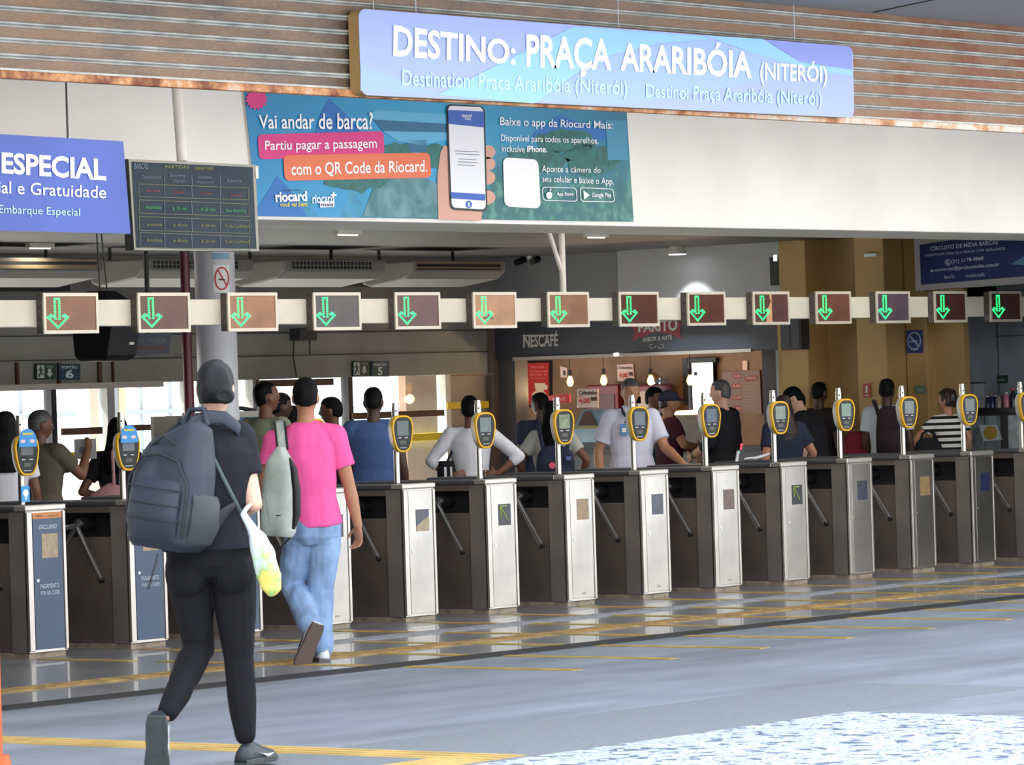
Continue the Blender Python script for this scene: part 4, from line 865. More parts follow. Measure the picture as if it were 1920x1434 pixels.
g = MB(); text(g, 'NESCAFÉ', (995, 685, 1020, 690), pl, .008, 0); text(g, 'Um bom café', (993, 693, 1026, 698), pl, .008, 0); text(g, 'para todo dia', (993, 700, 1026, 705), pl, .008, 0); text(g, 'começar bem', (995, 707, 1022, 711), pl, .008, 0); g.build('lettering', mat('poster_pink', (.88, .55, .5), .5), t_)
g = MB(); g.poly([pl(1011+14*cos(2*pi*k/20), 741+9*sin(2*pi*k/20), .007) for k in range(20)]); ppoly(g, [(1002, 718), (1022, 718), (1019, 735), (1005, 735)], pl, .009); g.poly([pl(1023+4*cos(2*pi*k/14), 726+5*sin(2*pi*k/14), .008) for k in range(14)]); g.build('cup_print', mat('cup_cream', (.82, .74, .66), .5), t_)
for u, v, cu, Xp, lab in ((1069, 713, 676, 9.9, 'glowing pendant bulb over the café counter, leftmost of four'), (1132, 711, 674, 9.9, 'glowing pendant bulb over the café counter left of the man in the polo'), (1220, 711, 668, 9.9, 'glowing pendant bulb in the café above the man in the cap'), (1294, 711, 664, 9.9, 'glowing pendant bulb beside the bright café door')):
    P = onX(u, v, Xp); t_ = thing('pendant_lamp', lab, 'lamp', P, 0, 'café pendant bulbs')
    MB().cyl((0, 0, .11), (0, 0, 2.44-P.z), .004, n=6).build('cord', black, t_)
    MB().cyl((0, 0, .045), (0, 0, .11), .022, n=12).build('socket', black, t_)
    MB().rings([((0, 0, -.062), .004, .004), ((0, 0, -.055), .022, .022), ((0, 0, -.025), .036, .036), ((0, 0, .01), .03, .03), ((0, 0, .045), .014, .014)], (1, 0, 0), 14).build('bulb', mat('bulb_amber', (1, .70, .30), .3, emit=7), t_)
    l = bpy.data.lights.new('bulb', 'POINT'); l.energy = 6; l.color = (1, .72, .42); l.shadow_soft_size = .05
    lo = bpy.data.objects.new('bulb_light', l); COL.objects.link(lo); lo.parent = t_; lo.location = (0, 0, -.13)
def psign(name, label, q, X, items, bgm, cat='sign'):
    t = thing(name, label, cat, onX(*q[3], X)); l0 = Vector(t.location); pl = lambda u, v, o=0: onX(u, v, X-o)-l0
    g = MB(); g.slab([pl(*q[0]), pl(*q[3]), pl(*q[2]), pl(*q[1])], Vector((.012, 0, 0))); g.build('card', bgm, t)
    for nm, m, lst in items:
        g = MB()
        for it in lst:
            if isinstance(it[0], str): text(g, it[0], it[1], pl, .006, it[2] if len(it) > 2 else .01)
            else: ppoly(g, it, pl, .005)
        g.build(nm, m, t)
    return t
pinkc = mat('card_pale_pink', (.86, .76, .74), .5); redt = mat('price_red', (.80, .15, .18), .5)
psign('price_card', 'pale price card reading Cafezinho 4,00 standing left of the man in the polo', ((1082, 729), (1121, 729), (1121, 764), (1082, 764)), 9.75, [('heading', black, [('Cafezinho', (1085, 732, 1119, 740), .02)]), ('price', redt, [('4,00', (1085, 746, 1106, 758), .02), ('R$', (1085, 741, 1091, 745))]), ('cup_print', brown, [[(1107, 745), (1119, 744), (1120, 751), (1109, 752)]])], pinkc)
psign('price_card', 'white price card reading Cafezinho 4,00 hanging above the polo man\'s head', ((1157, 684), (1187, 682), (1190, 716), (1158, 714)), XB-.02, [('heading', dgrey, [('Cafezinho', (1158, 686, 1186, 692), .01)]), ('price', redt, [('4,00', (1160, 699, 1177, 709), .02)]), ('cup_print', brown, [[(1178, 698), (1186, 697), (1188, 704), (1180, 704)]])], pinkc)
psign('wall_notice', 'small pale paper notice on the café wall by the coffee poster', ((1050, 686), (1063, 690), (1063, 708), (1051, 707)), XB-.02, [('lines', dgrey, [[(1056, 694), (1060, 695), (1060, 704), (1056, 703)]])], pinkc, 'notice')
psign('wall_notice', 'small pale switch plate above the menu board', ((1392, 676), (1401, 676), (1401, 694), (1392, 694)), XB-.02, [], pinkc, 'notice')
t_ = psign('red_banner', 'red counter banner behind the man in glasses by the coffee poster', ((1028, 742), (1068, 738), (1069, 754), (1028, 758)), 9.8, [('lettering', mat('banner_white', (.9, .7, .68), .5), [('1 CAFÉ', (1036, 744, 1060, 751), .01)])], mat('banner_red', (.75, .15, .17), .5), 'banner')
l0 = Vector(t_.location); MB().box(.004, .012, -.5, -.46, 1.031-l0.z, .01).build('stand', dgrey, t_)
items = [('price_badges', mat('menu_red', (.42, .10, .13), .5), []), ('price_lettering', mat('menu_pink', (.78, .60, .60), .5), [])]
for j, (p_, v) in enumerate((('12,00', 700), ('8,00', 719), ('15,00', 740), ('9,00', 761))):
    items[0][2].append([(1372, v), (1389, v), (1390, v+10), (1373, v+10)]); items[1][2].append((p_, (1374, v+2, 1388, v+8), .01))
items[0][2].append([(1396, 706), (1420, 703), (1421, 713), (1397, 716)]); items[1][2].append(('PARITO', (1399, 706, 1418, 711), .01))
items.append(('menu_lines', mat('menu_grey', (.52, .42, .42), .5), [[(1358+(0 if c == 0 else 38), v), (1368+(0 if c == 0 else 48), v), (1368+(0 if c == 0 else 48), v+1.5), (1358+(0 if c == 0 else 38), v+1.5)] for c in (0, 1) for v in range(718, 770, 6)]))
psign('menu_board', 'mauve café menu board with dark red price badges at the right jamb', ((1354, 698), (1424, 694), (1428, 776), (1356, 774)), XB-.03, items, mat('menu_mauve', (.45, .36, .37), .5), 'menu board')
# counter with glass cases
t_ = thing('cafe_counter', 'grey café counter with lit glass display case behind the people', 'counter')
y0, y1 = yk(1425, 860), yk(972, 860)
MB().box(XK+.1, XK+.6, y0, y1, 0, .98).build('base', mat('counter_grey', (.42, .42, .43), .5), t_)
MB().box(XK+.02, XK+.66, y0, y1, .98, 1.03).build('worktop', mat('counter_dark', (.15, .15, .16), .4), t_)
ya, yb = yk(1150, 800), yk(1072, 800)
MB().box(XK+.05, XK+.5, ya, yb, 1.03, 1.10).build('display_base', mat('display_dark', (.14, .20, .24), .4), t_)
g = MB(); g.box(XK+.04, XK+.05, ya, yb, 1.10, 1.24); g.build('case_glass', mat('case_glass', (.48, .62, .68), .15), t_)
MB().box(XK+.02, XK+.45, ya, yb, 1.24, 1.27).build('shelf_strip', mat('shelf_olive', (.55, .50, .28), .5), t_)
g = MB(); g.slab([(XK+.05, ya, 1.27), (XK+.05, yb, 1.27), (XK+.2, yb, 1.44), (XK+.2, ya, 1.44)], Vector((.01, 0, 0))); g.build('poster_panel', mat('case_poster', (.62, .75, .82), .45, c2=(.5, .62, .72), noise_scale=6), t_)
g = MB(); g.slab([(XK+.045, yb-.05, 1.28), (XK+.045, yb-.30, 1.28), (XK+.16, yb-.12, 1.42), (XK+.16, yb-.05, 1.42)], Vector((.004, 0, 0))); g.build('poster_print', mat('poster_brown', (.45, .35, .34), .5), t_)
ya, yb = yk(1325, 800), yk(1262, 800)
MB().box(XK+.05, XK+.5, ya, yb, 1.03, 1.36).build('oven_case', mat('oven_brown', (.34, .28, .22), .4, noise_amt=.3, noise_scale=9), t_)
MB().box(XK+.03, XK+.5, ya, yb, 1.36, 1.40).build('case_light', mat('case_light', (1, .86, .6), .4, emit=2.2), t_)
# machines on the back counter
t_ = thing('back_counter', 'dark back counter under the café machines', 'counter'); MB().box(XB-.55, XB-.02, yk(1290, 800, XB-.3), yk(1040, 800, XB-.3), 0, 1.15).build('base', jamb, t_); MB().box(XB-.57, XB-.02, yk(1290, 800, XB-.3), yk(1040, 800, XB-.3), 1.15, 1.18).build('worktop', dgrey, t_)
def machine(name, label, u0, v0, u1, m, extras):
    X = XB-.5; a = onX(u0, v0, X); c = onX(u1, v0, X); t = thing(name, label, 'coffee machine', (X, c.y, 1.18))
    h = a.z-1.18; w = a.y-c.y
    MB().box(0, .4, 0, w, 0, h).build('body', m, t, bev=.02)
    for nm, mm_, y0_, y1_, z0_, z1_ in extras: MB().box(-.012, 0.01, y0_*w, y1_*w, z0_*h, z1_*h).build(nm, mm_, t)
burg = mat('machine_burgundy', (.36, .10, .15), .4)
machine('coffee_machine', 'burgundy coffee machine left of the man in the polo', 1098, 722, 1158, burg, [('front_panel', mat('machine_dark', (.25, .07, .11), .4), .1, .9, .1, .8)])
machine('coffee_machine', 'burgundy-topped coffee machine with pale front right of the polo man', 1186, 722, 1222, burg, [('front_panel', mat('machine_pale', (.60, .55, .52), .5), .08, .9, .1, .86), ('red_sticker', redt, .55, .8, .6, .75), ('yellow_card', mat('card_olive', (.72, .66, .2), .5), .1, .5, .1, .5)])
P = onX(1215, 712, XB-.4); t_ = thing('coffee_urn', 'shiny metal urn on top of the burgundy coffee machine', 'urn', (XB-.3, P.y, onX(1200, 722, XB-.5).z+.005)); MB().rings([((0, 0, 0), .09, .09), ((0, 0, .07), .095, .095), ((0, 0, .11), .06, .06), ((0, 0, .13), .02, .02)], (1, 0, 0), 20).build('body', chrome, t_); MB().box(-.1, .1, -.11, -.095, .02, .05).build('band', dgrey, t_)
for k, (u, c) in enumerate(((1092, (.65, .42, .25)), (1100, (.70, .25, .2)), (1108, (.62, .58, .3)), (1132, (.75, .25, .32)), (1120, (.3, .36, .5)))):
    P = onX((1060, 1066, 1155, 1163, 1172)[k], 775, XK+.57); t_ = thing('snack_packet', ('brown', 'red', 'olive', 'pink', 'blue')[k]+' snack packet on the café counter below the price card', 'packet', (XK+.57, P.y, 1.031), 0, 'snack packets on the counter')
    MB().rings([((.0, 0, 0), .028, .015), ((0, 0, .05), .03, .02), ((0, 0, .26), .03, .018), ((0, 0, .3), .029, .005)], (0, 1, 0), 12).build('bag', mat('packet_%d' % k, c, .4, noise_amt=.3, noise_scale=20), t_)
    MB().box(-.024, -.02, -.018, .018, .1, .18).build('label_patch', offwhite, t_)
# ------------------------------------------------------------------ yellow wall
XY = 9.2; ye = mat('mustard_wall', (.68, .56, .35), .6, noise_amt=.10, noise_scale=1.2)
ya = yk(1807, 600, XY); struct(MB().box(XY, XY+.08, ya, yr_, 0, 3.05).build('wall_yellow', ye))
for u0, u1, X in ((1463, 1513, 8.85), (1605, 1660, 8.72), (1697, 1737, 9.05)):
    y0_, y1_ = yk(u1, 600, X), min(yk(u0, 600, X), yr_+.02); struct(MB().box(X, XY, y0_, y1_, 0, 3.05).build('trim_%d' % (12+int(u0 > 1500)+int(u0 > 1650)), ye, bev=.01))
def wsign(name, label, q, X, items, m): return psign(name, label, q, X, items, m)
ring = [(1714+13*cos(2*pi*k/24), 639+17*sin(2*pi*k/24)) for k in range(24)]
t_ = wsign('no_smoking_sign', 'blue no-smoking sign on the mustard wall', ((1699, 619), (1729, 618), (1730, 661), (1700, 662)), 9.035, [], mat('nosmoke_blue', (.17, .23, .45), .5))
l0 = Vector(t_.location); pl = lambda u, v, o=0: onX(u, v, 9.035-o)-l0
g = MB()
for k in range(24):
    k2 = (k+1) % 24; A, B = ring[k], ring[k2]; f = .84; ppoly(g, [A, B, (1714+(B[0]-1714)*f, 639+(B[1]-639)*f), (1714+(A[0]-1714)*f, 639+(A[1]-639)*f)], pl, .004)
ppoly(g, [(1704, 630), (1706, 627), (1724, 648), (1722, 651)], pl, .004); ppoly(g, [(1705, 639), (1721, 638), (1721, 641), (1705, 642)], pl, .003); ppoly(g, [(1708, 655), (1722, 655), (1722, 656.5), (1708, 656.5)], pl, .003); g.build('ring_emblem', mat('nosmoke_grey', (.62, .66, .78), .5), t_)
wsign('extinguisher_sign', 'small red extinguisher sign on the mustard wall', ((1618, 719), (1631, 718), (1632, 745), (1619, 746)), 8.70, [('pictogram', sw_, [[(1623, 723), (1627, 723), (1627, 737), (1623, 737)], [(1622, 740), (1629, 740), (1629, 742), (1622, 742)]])], mat('ext_red', (.62, .20, .20), .5))
wsign('exit_sign', 'faded green sign on the mustard wall behind the striped top woman', ((1715, 723), (1735, 722), (1735, 737), (1716, 738)), 9.03, [('lettering', sw_, [('SAÍDA', (1719, 728, 1732, 733), .01)])], mat('faded_green', (.38, .48, .38), .5))
t_ = thing('wall_cabinet', 'dark grey metal cabinet high on the mustard wall beside the café', 'cabinet', (8.85, 0, 0)); a = onX(1462, 600, 8.7); c = onX(1503, 655, 8.7)
MB().box(-.15, 0, c.y, a.y, c.z, a.z+.15).build('body', mat('cab_dark', (.20, .19, .20), .5), t_, bev=.01); MB().box(-.156, -.15, c.y+.02, (a.y+c.y)/2-.01, c.z+.02, a.z).box(-.156, -.15, (a.y+c.y)/2+.01, a.y-.02, c.z+.02, a.z).build('door', dgrey, t_)
P = onX(1452, 475, 9.0); t_ = thing('emergency_light', 'dark emergency light fitting high at the café corner', 'lamp', (9.05, P.y, 2.62)); MB().box(-.05, 0, -.06, .06, 0, .28).build('bracket', black, t_); MB().box(-.055, -.05, -.03, .01, .24, .30).build('lamp_glow', mat('lamp_dim', (.95, .97, 1), .4, emit=1), t_)
g = MB(); P = onX(1632, 478, 8.7); t_ = tag(MB().box(8.69, 8.72, P.y-.07, P.y+.07, P.z-.015, P.z+.015).build('vent_plate', plw), 'small pale vent plate high on the mustard pilaster', 'vent')
P = onX(1492, 470, 9.2); struct(MB().cyl((9.17, P.y, 2.1), (9.17, P.y, 3.05), .012, n=8).build('trim_15', dgrey))
# ------------------------------------------------------------------ media sign, right shop
MQ = ((1713, 446), (1990, 405), (1990, 527), (1717, 545))
XM = 7.9
t_ = thing('media_sign', 'dark navy framed sign lettered CIRCUITO DE MÍDIA BARCAS hanging at the upper right', 'sign', onX(1717, 545, XM)); l0 = Vector(t_.location); pl = lambda u, v, o=0: onX(u, v, XM-o)-l0
g = MB(); g.slab([pl(*MQ[0]), pl(*MQ[3]), pl(*MQ[2]), pl(*MQ[1])], Vector((.12, .0, 0))); g.build('frame', mat('media_frame', (.40, .39, .40), .5), t_)
g = MB(); ppoly(g, [(1724, 459), (1980, 420), (1980, 513), (1727, 534)], pl, .006); g.build('panel', mat('media_navy', (.10, .12, .21), .8, spec=.1, c2=(.12, .15, .30), noise_scale=1.5), t_)
g = MB(); text(g, 'CIRCUITO DE MÍDIA BARCAS', ((1744, 461), (1871, 447), (1871, 458), (1745, 470)), pl, .01, .01); text(g, 'VISIBILIDADE PARA SUA MARCA COM QUALIDADE', ((1733, 477), (1884, 463), (1884, 469), (1733, 482)), pl, .01, 0); text(g, '(21) 3178-0868', ((1783, 487), (1844, 480), (1844, 489), (1784, 496)), pl, .01, .01); text(g, 'comercial@projectmidia.com.br', ((1751, 503), (1874, 491), (1874, 501), (1752, 511)), pl, .01, .01); text(g, 'Barcas Rio', ((1771, 516), (1790, 514), (1790, 521), (1771, 523)), pl, .01, 0); text(g, 'circuito.media', ((1810, 513), (1846, 510), (1846, 518), (1811, 520)), pl, .01, 0)
g.build('lettering', mat('media_lettering', (.50, .51, .58), .7), t_)
g = MB()
for k in range(20):
    a0, a1 = 2*pi*k/20, 2*pi*(k+1)/20; ppoly(g, [(1777+5*cos(a0), 492+6*sin(a0)), (1777+5*cos(a1), 492+6*sin(a1)), (1777+4*cos(a1), 492+5*sin(a1)), (1777+4*cos(a0), 492+5*sin(a0))], pl, .01)
ppoly(g, [(1775, 488), (1777, 489), (1777, 492), (1780, 495), (1779, 497), (1774, 493)], pl, .01); ppoly(g, [(1745, 506), (1750, 505.5), (1750, 509.5), (1745, 510)], pl, .01); g.build('contact_icons', mat('media_lettering', (.50, .51, .58), .7), t_)
g = MB(); ppoly(g, [(1895, 495), (1922, 480), (1940, 484), (1930, 498)], pl, .009); g.build('teal_print', mat('media_teal', (.13, .30, .38), .5), t_)
g = MB()
for u in (1760, 1900): a = pl(u, 440, -.06); g.cyl((a.x, a.y, a.z-.05), (a.x, a.y, 3.05-l0.z), .012, n=8)
g.build('hangers', dgrey, t_)
XR = 11.0; brk = mat('painted_brick', (.60, .62, .65), .6, noise_amt=.18, noise_scale=3)
n, nd, b = nodes(brk)
struct(MB().box(XR, XR+.2, -2.9, 2.88, 0, 3.05).build('wall_shop_back', brk))
g = MB()
for j, z in enumerate((2.05, 2.28, 2.5)):
    g.box(XR-.006, XR, -2, 3, z, z+.012)
    for k in range(10): y_ = -2+k*.5+(.25 if j % 2 else 0); g.box(XR-.006, XR, y_, y_+.012, z, z+.23)
struct(g.build('trim_16', mat('brick_joint', (.30, .31, .34), .7)))
pr2 = planeX(XR)
t_ = thing('shop_door_recess', 'pale grey doorway under a black rail in the right shop', 'doorway', (XR, 0, 0)); l0 = Vector((XR, 0, 0))
a = onX(1806, 690, XR); c = onX(1846, 800, XR); MB().box(-.03, 0, c.y, a.y, .1, a.z).build('panel', mat('shop_panel', (.66, .69, .72), .5), t_); MB().box(-.06, 0, c.y-.05, a.y, a.z+.05, a.z+.11).build('rail', black, t_)
psign('shop_notice', 'small dark green sign on the right shop wall', ((1868, 704), (1889, 703), (1889, 718), (1868, 719)), XR-.01, [('lettering', sw_, [('SAÍDA', (1872, 709, 1885, 714), 0)])], exg)
# counter
XC = 9.5
t_ = thing('shop_counter', 'dark shop counter with glass front at the right edge', 'counter')
cA = onX(1790, 800, XC).y; MB().box(XC+.05, XC+.6, -2.0, cA-.01, 0, 1.30).build('base', mat('shop_base', (.20, .20, .22), .5), t_); MB().box(XC, XC+.62, -2.0, cA-.01, 1.30, 1.345).build('worktop', mat('shop_top', (.10, .10, .11), .4), t_)
gl = mat('shop_glass', (.50, .55, .57), .2, noise_amt=.3, noise_scale=9)
for u0, u1 in ((1800, 1842), (1845, 1872), (1888, 1925)):
    a = onX(u0, 850, XC); c = onX(u1, 850, XC); MB().box(XC+.035, XC+.05, c.y, a.y, .95, 1.27).build('glass_front', gl, t_)
psign('food_card', 'tilted white card with a round yellow dish picture on the shop counter front', ((1835, 797), (1868, 796), (1878, 824), (1844, 828)), XC+.02, [('dish_print', mat('dish_yellow', (.60, .50, .22), .5), [[(1857+13*cos(2*pi*k/20), 811+13*sin(2*pi*k/20)) for k in range(20)]])], mat('card_grey', (.66, .67, .69), .5), 'card')
psign('picture_card', 'pink and blue picture card standing on the shop counter', ((1843, 770), (1877, 769), (1874, 786), (1839, 787)), XC+.1, [('pink_print', mat('pic_pink', (.62, .34, .46), .5), [[(1853, 772), (1874, 771), (1872, 785), (1851, 786)]]), ('dish_print', mat('pic_green', (.35, .45, .36), .5), [[(1864+5*cos(2*pi*k/14), 781+6*sin(2*pi*k/14)) for k in range(14)]])], mat('pic_blue', (.34, .45, .56), .5), 'card')
bot = [(1852, 742, (.12, .13, .2)), (1856, 740, (.12, .16, .28)), (1860, 740, (.13, .16, .32)), (1866, 741, (.16, .18, .36)), (1872, 739, (.52, .48, .46)), (1879, 741, (.2, .22, .3)), (1887, 735, (.70, .45, .50)), (1893, 748, (.72, .56, .18)), (1899, 728, (.10, .13, .2)), (1907, 727, (.15, .48, .46)), (1913, 740, (.3, .2, .35)), (1919, 735, (.55, .3, .2))]
for k, (u, v, c) in enumerate(bot):
    X = XC+.36+(.17 if k % 2 else 0); P = onX(u, v, X); h = P.z-1.346
    t_ = thing('bottle', ('black', 'dark navy', 'navy', 'blue violet', 'beige', 'slate', 'pink', 'yellow', 'tall black', 'teal', 'purple', 'orange')[k]+' bottle in the row standing on the right shop counter', 'bottle', (X, P.y, 1.346), 0, 'bottles on the shop counter')
    MB().rings([((0, 0, 0), .034, .034), ((0, 0, h*.62), .035, .035), ((0, 0, h*.78), .016, .016), ((0, 0, h*.9), .014, .014)], (1, 0, 0), 12).build('body', mat('bottle_%d' % k, c, .3), t_)
    MB().cyl((0, 0, h*.9), (0, 0, h), .017, n=10).build('cap', mat('bottle_cap_%d' % (k % 3), ((.8, .8, .8), (.2, .2, .25), (.7, .3, .2))[k % 3], .4), t_)
P = onX(1822, 790, XC+.22); z1 = onX(1836, 716, XC+.25).z
t_ = thing('juice_dispenser', 'clear juice dispenser with a yellow label on the right shop counter', 'dispenser', (XC+.25, P.y, 1.346)); h = z1-1.346
MB().box(-.1, .1, -.09, .09, 0, h*.35).build('base', mat('disp_grey', (.55, .54, .56), .4), t_, bev=.01); MB().box(-.09, .09, -.085, .085, h*.36, h*.95).build('tank', mat('disp_tank', (.55, .56, .58), .15), t_, bev=.01); MB().box(-.105, .1, -.095, .095, h*.95, h).build('lid', dgrey, t_); MB().box(-.096, -.09, .0, .085, h*.45, h*.75).build('label_patch', mat('disp_yellow', (.72, .55, .2), .5), t_)
# ------------------------------------------------------------------ people
def remesh(mb, name, vox, smooth=2, wr=0, wsc=6, seed=0, keep=None):
    me = mb.mesh('tmp'); o = bpy.data.objects.new('tmp', me); COL.objects.link(o)
    r = o.modifiers.new('r', 'REMESH'); r.mode = 'VOXEL'; r.voxel_size = vox
    if smooth: sm = o.modifiers.new('s', 'SMOOTH'); sm.factor = .5; sm.iterations = smooth
    dg = bpy.context.evaluated_depsgraph_get()
    m2 = bpy.data.meshes.new_from_object(o.evaluated_get(dg)); m2.name = name
    bpy.data.objects.remove(o); bpy.data.meshes.remove(me)
    if wr:
        off = Vector((seed*3.1, seed*1.7, 0))
        ns = [v.normal.copy() for v in m2.vertices]; cs = []
        for v, nn in zip(m2.vertices, ns):
            p = v.co*wsc+off; q = Vector((p.x, p.y, p.z*.45))
            cs += list(v.co+nn*(noise.noise(q)*wr+noise.noise(q*2.3+Vector((9, 3, 1)))*wr*.5))
        m2.vertices.foreach_set('co', cs); m2.update()
    m2.polygons.foreach_set('use_smooth', [True]*len(m2.polygons))
    return m2
def mobj(me, name, m, parent):
    me.materials.clear(); me.materials.append(m); o = bpy.data.objects.new(name, me); COL.objects.link(o)
    if parent is not None: o.parent = parent
    return o
def V(*a): return Vector(a)
def lerp(a, b, t): return a+(b-a)*t
def limb(mb, pts, rad, n=14, end=True):
    seq = []
    for i in range(len(pts)-1):
        for k in range(4):
            t = k/4; seq.append((lerp(pts[i], pts[i+1], t), rad[i]*(1-t)+rad[i+1]*t, rad[i]*(1-t)+rad[i+1]*t))
    seq.append((pts[-1], rad[-1], rad[-1]))
    mb.rings(seq, None, n)
    mb.ball(pts[0], rad[0]*.98); mb.ball(pts[-1], rad[-1]*.98)
    for i in range(1, len(pts)-1): mb.ball(pts[i], rad[i]*.99)
def hand(mb, w, d, nrm, k=1, curl=.5, side=1, spread=.12, fist=False):
    """w wrist, d pointing direction, nrm palm normal (fingers curl towards it), side +1/-1 thumb side"""
    d = d.normalized(); nrm = (nrm-d*nrm.dot(d)).normalized(); s = d.cross(nrm)*side
    c = w+d*.05*k
    mb.ball(c, .041*k, .05*k, .017*k, M=Matrix((s, d, nrm)).transposed())
    for i, (o_, L_) in enumerate(((.030, .070), (.010, .080), (-.011, .075), (-.031, .058))):
        p = w+d*.088*k+s*o_*k; dd = (d+s*(o_/.03)*spread).normalized(); pts = [p-d*.02*k]; a = 0
        pts.append(p)
        for j, f in enumerate((.42, .32, .26)):
            a += curl*(.9 if j == 0 else 1.1)*(1.25 if fist else 1)
            q = pts[-1]+(dd*cos(a)+nrm*sin(a))*L_*f*k; pts.append(q)
        r = .0088*k; mb.rings([(q, r*(1-.06*j), r*(1-.06*j)) for j, q in enumerate(pts)], None, 8); mb.ball(pts[-1], r*.8, n=8, k=6)
    p0 = w+d*.025*k+s*.03*k; p1 = p0+(d*.6+s*.8+nrm*.2).normalized()*.042*k; p2 = p1+(d*.9+s*.25+nrm*.4*(1+curl)).normalized()*.036*k
    mb.rings([(p0, .013*k, .013*k), (p1, .011*k, .011*k), (p2, .008*k, .008*k)], None, 8); mb.ball(p2, .008*k, n=8, k=6)
def skull(d):
    q = (abs(d.x)**2.35+abs(d.y)**2.35+abs(d.z)**2.35)**(-1/2.35); return 1+(q-1)*max(0, min(1, d.z*2.5))
def headfn(d, p):
    x, y, z = d.x, d.y, d.z
    p = p*skull(d); p.z *= .985 if z > 0 else 1
    if z < .1: t = min(1, (.1-z)); p.x *= 1-.30*t*t; p.y *= (1-.10*t) if y > 0 else 1-.28*t
    g = math.exp(-((x/.16)**2+((z+.10)/.20)**2)) if y > 0 else 0
    p.y += .020*g; g2 = math.exp(-((x/.12)**2+((z+.22)/.10)**2)) if y > 0 else 0; p.y += .012*g2
    g = math.exp(-(((abs(x)-.36)/.16)**2+((z-.06)/.11)**2)) if y > .3 else 0; p.y -= .008*g
    g = math.exp(-((x/.5)**2+((z-.26)/.10)**2)) if y > .3 else 0; p.y += .004*g
    g = math.exp(-((x/.28)**2+((z+.52)/.07)**2)) if y > .2 else 0; p.y += .006*g
    g = math.exp(-((x/.25)**2+((z+.82)/.16)**2)) if y > 0 else 0; p.y += .010*g
    return p
def person(label, base, az, Ht, skin, J=None, shirt=None, pants=None, hair='short', hairm=None, hy=0, hp=0, hr=0, female=False, sleeve=.62, long_sl=False, vox=.011, face=False, shoes=True, hem=.0, wr=.006, curl=(.45, .45), palm=None, tight=False, seed=1, slim=1, kit=None, hand_side=None, fists=(0, 0), beard=False, spread=.12):
    k = Ht/1.75; t = {}
    D = dict(pel=V(0, 0, .93), chest=V(0, .0, 1.27), neck=V(0, -.015, 1.475), head=V(0, .012, 1.632),
             sL=V(-.178, -.01, 1.415), sR=V(.178, -.01, 1.415), eL=V(-.225, -.03, 1.13), eR=V(.225, -.03, 1.13), wL=V(-.235, .05, .89), wR=V(.235, .05, .89),
             hL=V(-.088, 0, .92), hR=V(.088, 0, .92), kL=V(-.095, .02, .50), kR=V(.095, .02, .50), aL=V(-.10, -.02, .085), aR=V(.10, -.02, .085), tL=V(-.12, .2, 0), tR=V(.12, .2, 0))
    D = {a: b*k for a, b in D.items()}
    if female:
        for q in ('sL', 'sR'): D[q].x *= .90
    if J: D.update({a: Vector(b) for a, b in J.items()})
    if J and 'neck' in J and 'head' not in J: D['head'] = D['neck']+V(0, .025, .157)*k
    root_inv = None
    sh = (D['sR']-D['sL']).normalized(); hp_ = (D['hR']-D['hL']).normalized()
    up = (D['neck']-D['chest']).normalized()
    s = k*slim; fw = 0.94 if female else 1
    P_, C_, N_ = D['pel'], D['chest'], D['neck']
    waist = lerp(P_, C_, .45)
    def torso(o, bottom=None, flare=0):
        z = []
        wf = .90 if female else 1
        hipw = 1.05 if female else 1
        b0 = P_+(P_-waist).normalized()*(.10*k if bottom is None else bottom)
        z.append((b0, .150*s*hipw+o+flare, .108*s+o+flare, hp_)); z.append((P_, .162*s*hipw+o+flare*.7, .116*s+o+flare*.6, hp_))
        z.append((lerp(P_, waist, .6), .150*s*wf+o+flare*.4, .105*s+o+flare*.4, hp_)); z.append((waist, .142*s*wf+o, .098*s+o, lerp(hp_, sh, .4)))
        z.append((lerp(waist, C_, .55), .155*s*fw+o, .108*s+o, sh)); z.append((C_, .168*s*fw+o, .116*s+o, sh)); z.append((lerp(C_, N_, .45), .172*s*fw+o, .110*s+o, sh)); z.append((lerp(C_, N_, .72), .150*s*fw+o, .088*s+o, sh)); z.append((lerp(C_, N_, .92), .095*s*fw+o*.8, .070*s+o*.8, sh)); z.append((N_, .060*s+o*.6, .058*s+o*.6, sh))
        return z
    Mh = Matrix.Rotation(hy, 3, 'Z') @ Matrix.Rotation(hr, 3, 'Y') @ Matrix.Rotation(hp, 3, 'X')
    hc = D['head']
    b = MB(); b.rings(torso(-.006), sh, 20)
    nk = .052*k if not female else .045*k
    b.rings([(N_-up*.03*k, nk*1.15, nk*1.1), (lerp(N_, hc, .35), nk, nk), (hc+Mh @ V(0, -.02*k, -.03*k), nk*1.05, nk*1.05)], sh, 16)
    b.ball(hc, .076*k, .098*k, .118*k, 56, 40, Mh, headfn)
    for sx_ in (-1, 1): b.ball(hc+Mh @ V(sx_*.075*k, -.008*k, -.004*k), .011*k, .020*k, .032*k, 12, 8, Mh @ Matrix.Rotation(sx_*.35, 3, 'Z'))
    for q, sg in (('L', -1), ('R', 1)):
        S_, E_, W_ = D['s'+q], D['e'+q], D['w'+q]
        limb(b, [lerp(S_, C_, .25), S_, lerp(S_, E_, .5), E_], [.05*s*fw, .056*s*fw, .047*s*fw, .038*s*fw])
        limb(b, [E_, lerp(E_, W_, .3), W_], [.038*s*fw, .041*s*fw, .027*s*fw])
        d = (W_-E_).normalized()
        pn = palm[0 if q == 'L' else 1] if palm else None
        pn = Vector(pn) if pn else V(-sg, .1, 0)
        hs = (hand_side or {}).get(q)
        if hs is None:
            s_ = d.cross((pn-d*pn.dot(d)).normalized()); hs = 1 if s_.y > 0 else -1
        hd_ = (J or {}).get('d'+q); hand(b, W_, Vector(hd_) if hd_ else d, pn, k*(.92 if female else 1), curl[0 if q == 'L' else 1], hs, spread, fists[0 if q == 'L' else 1])
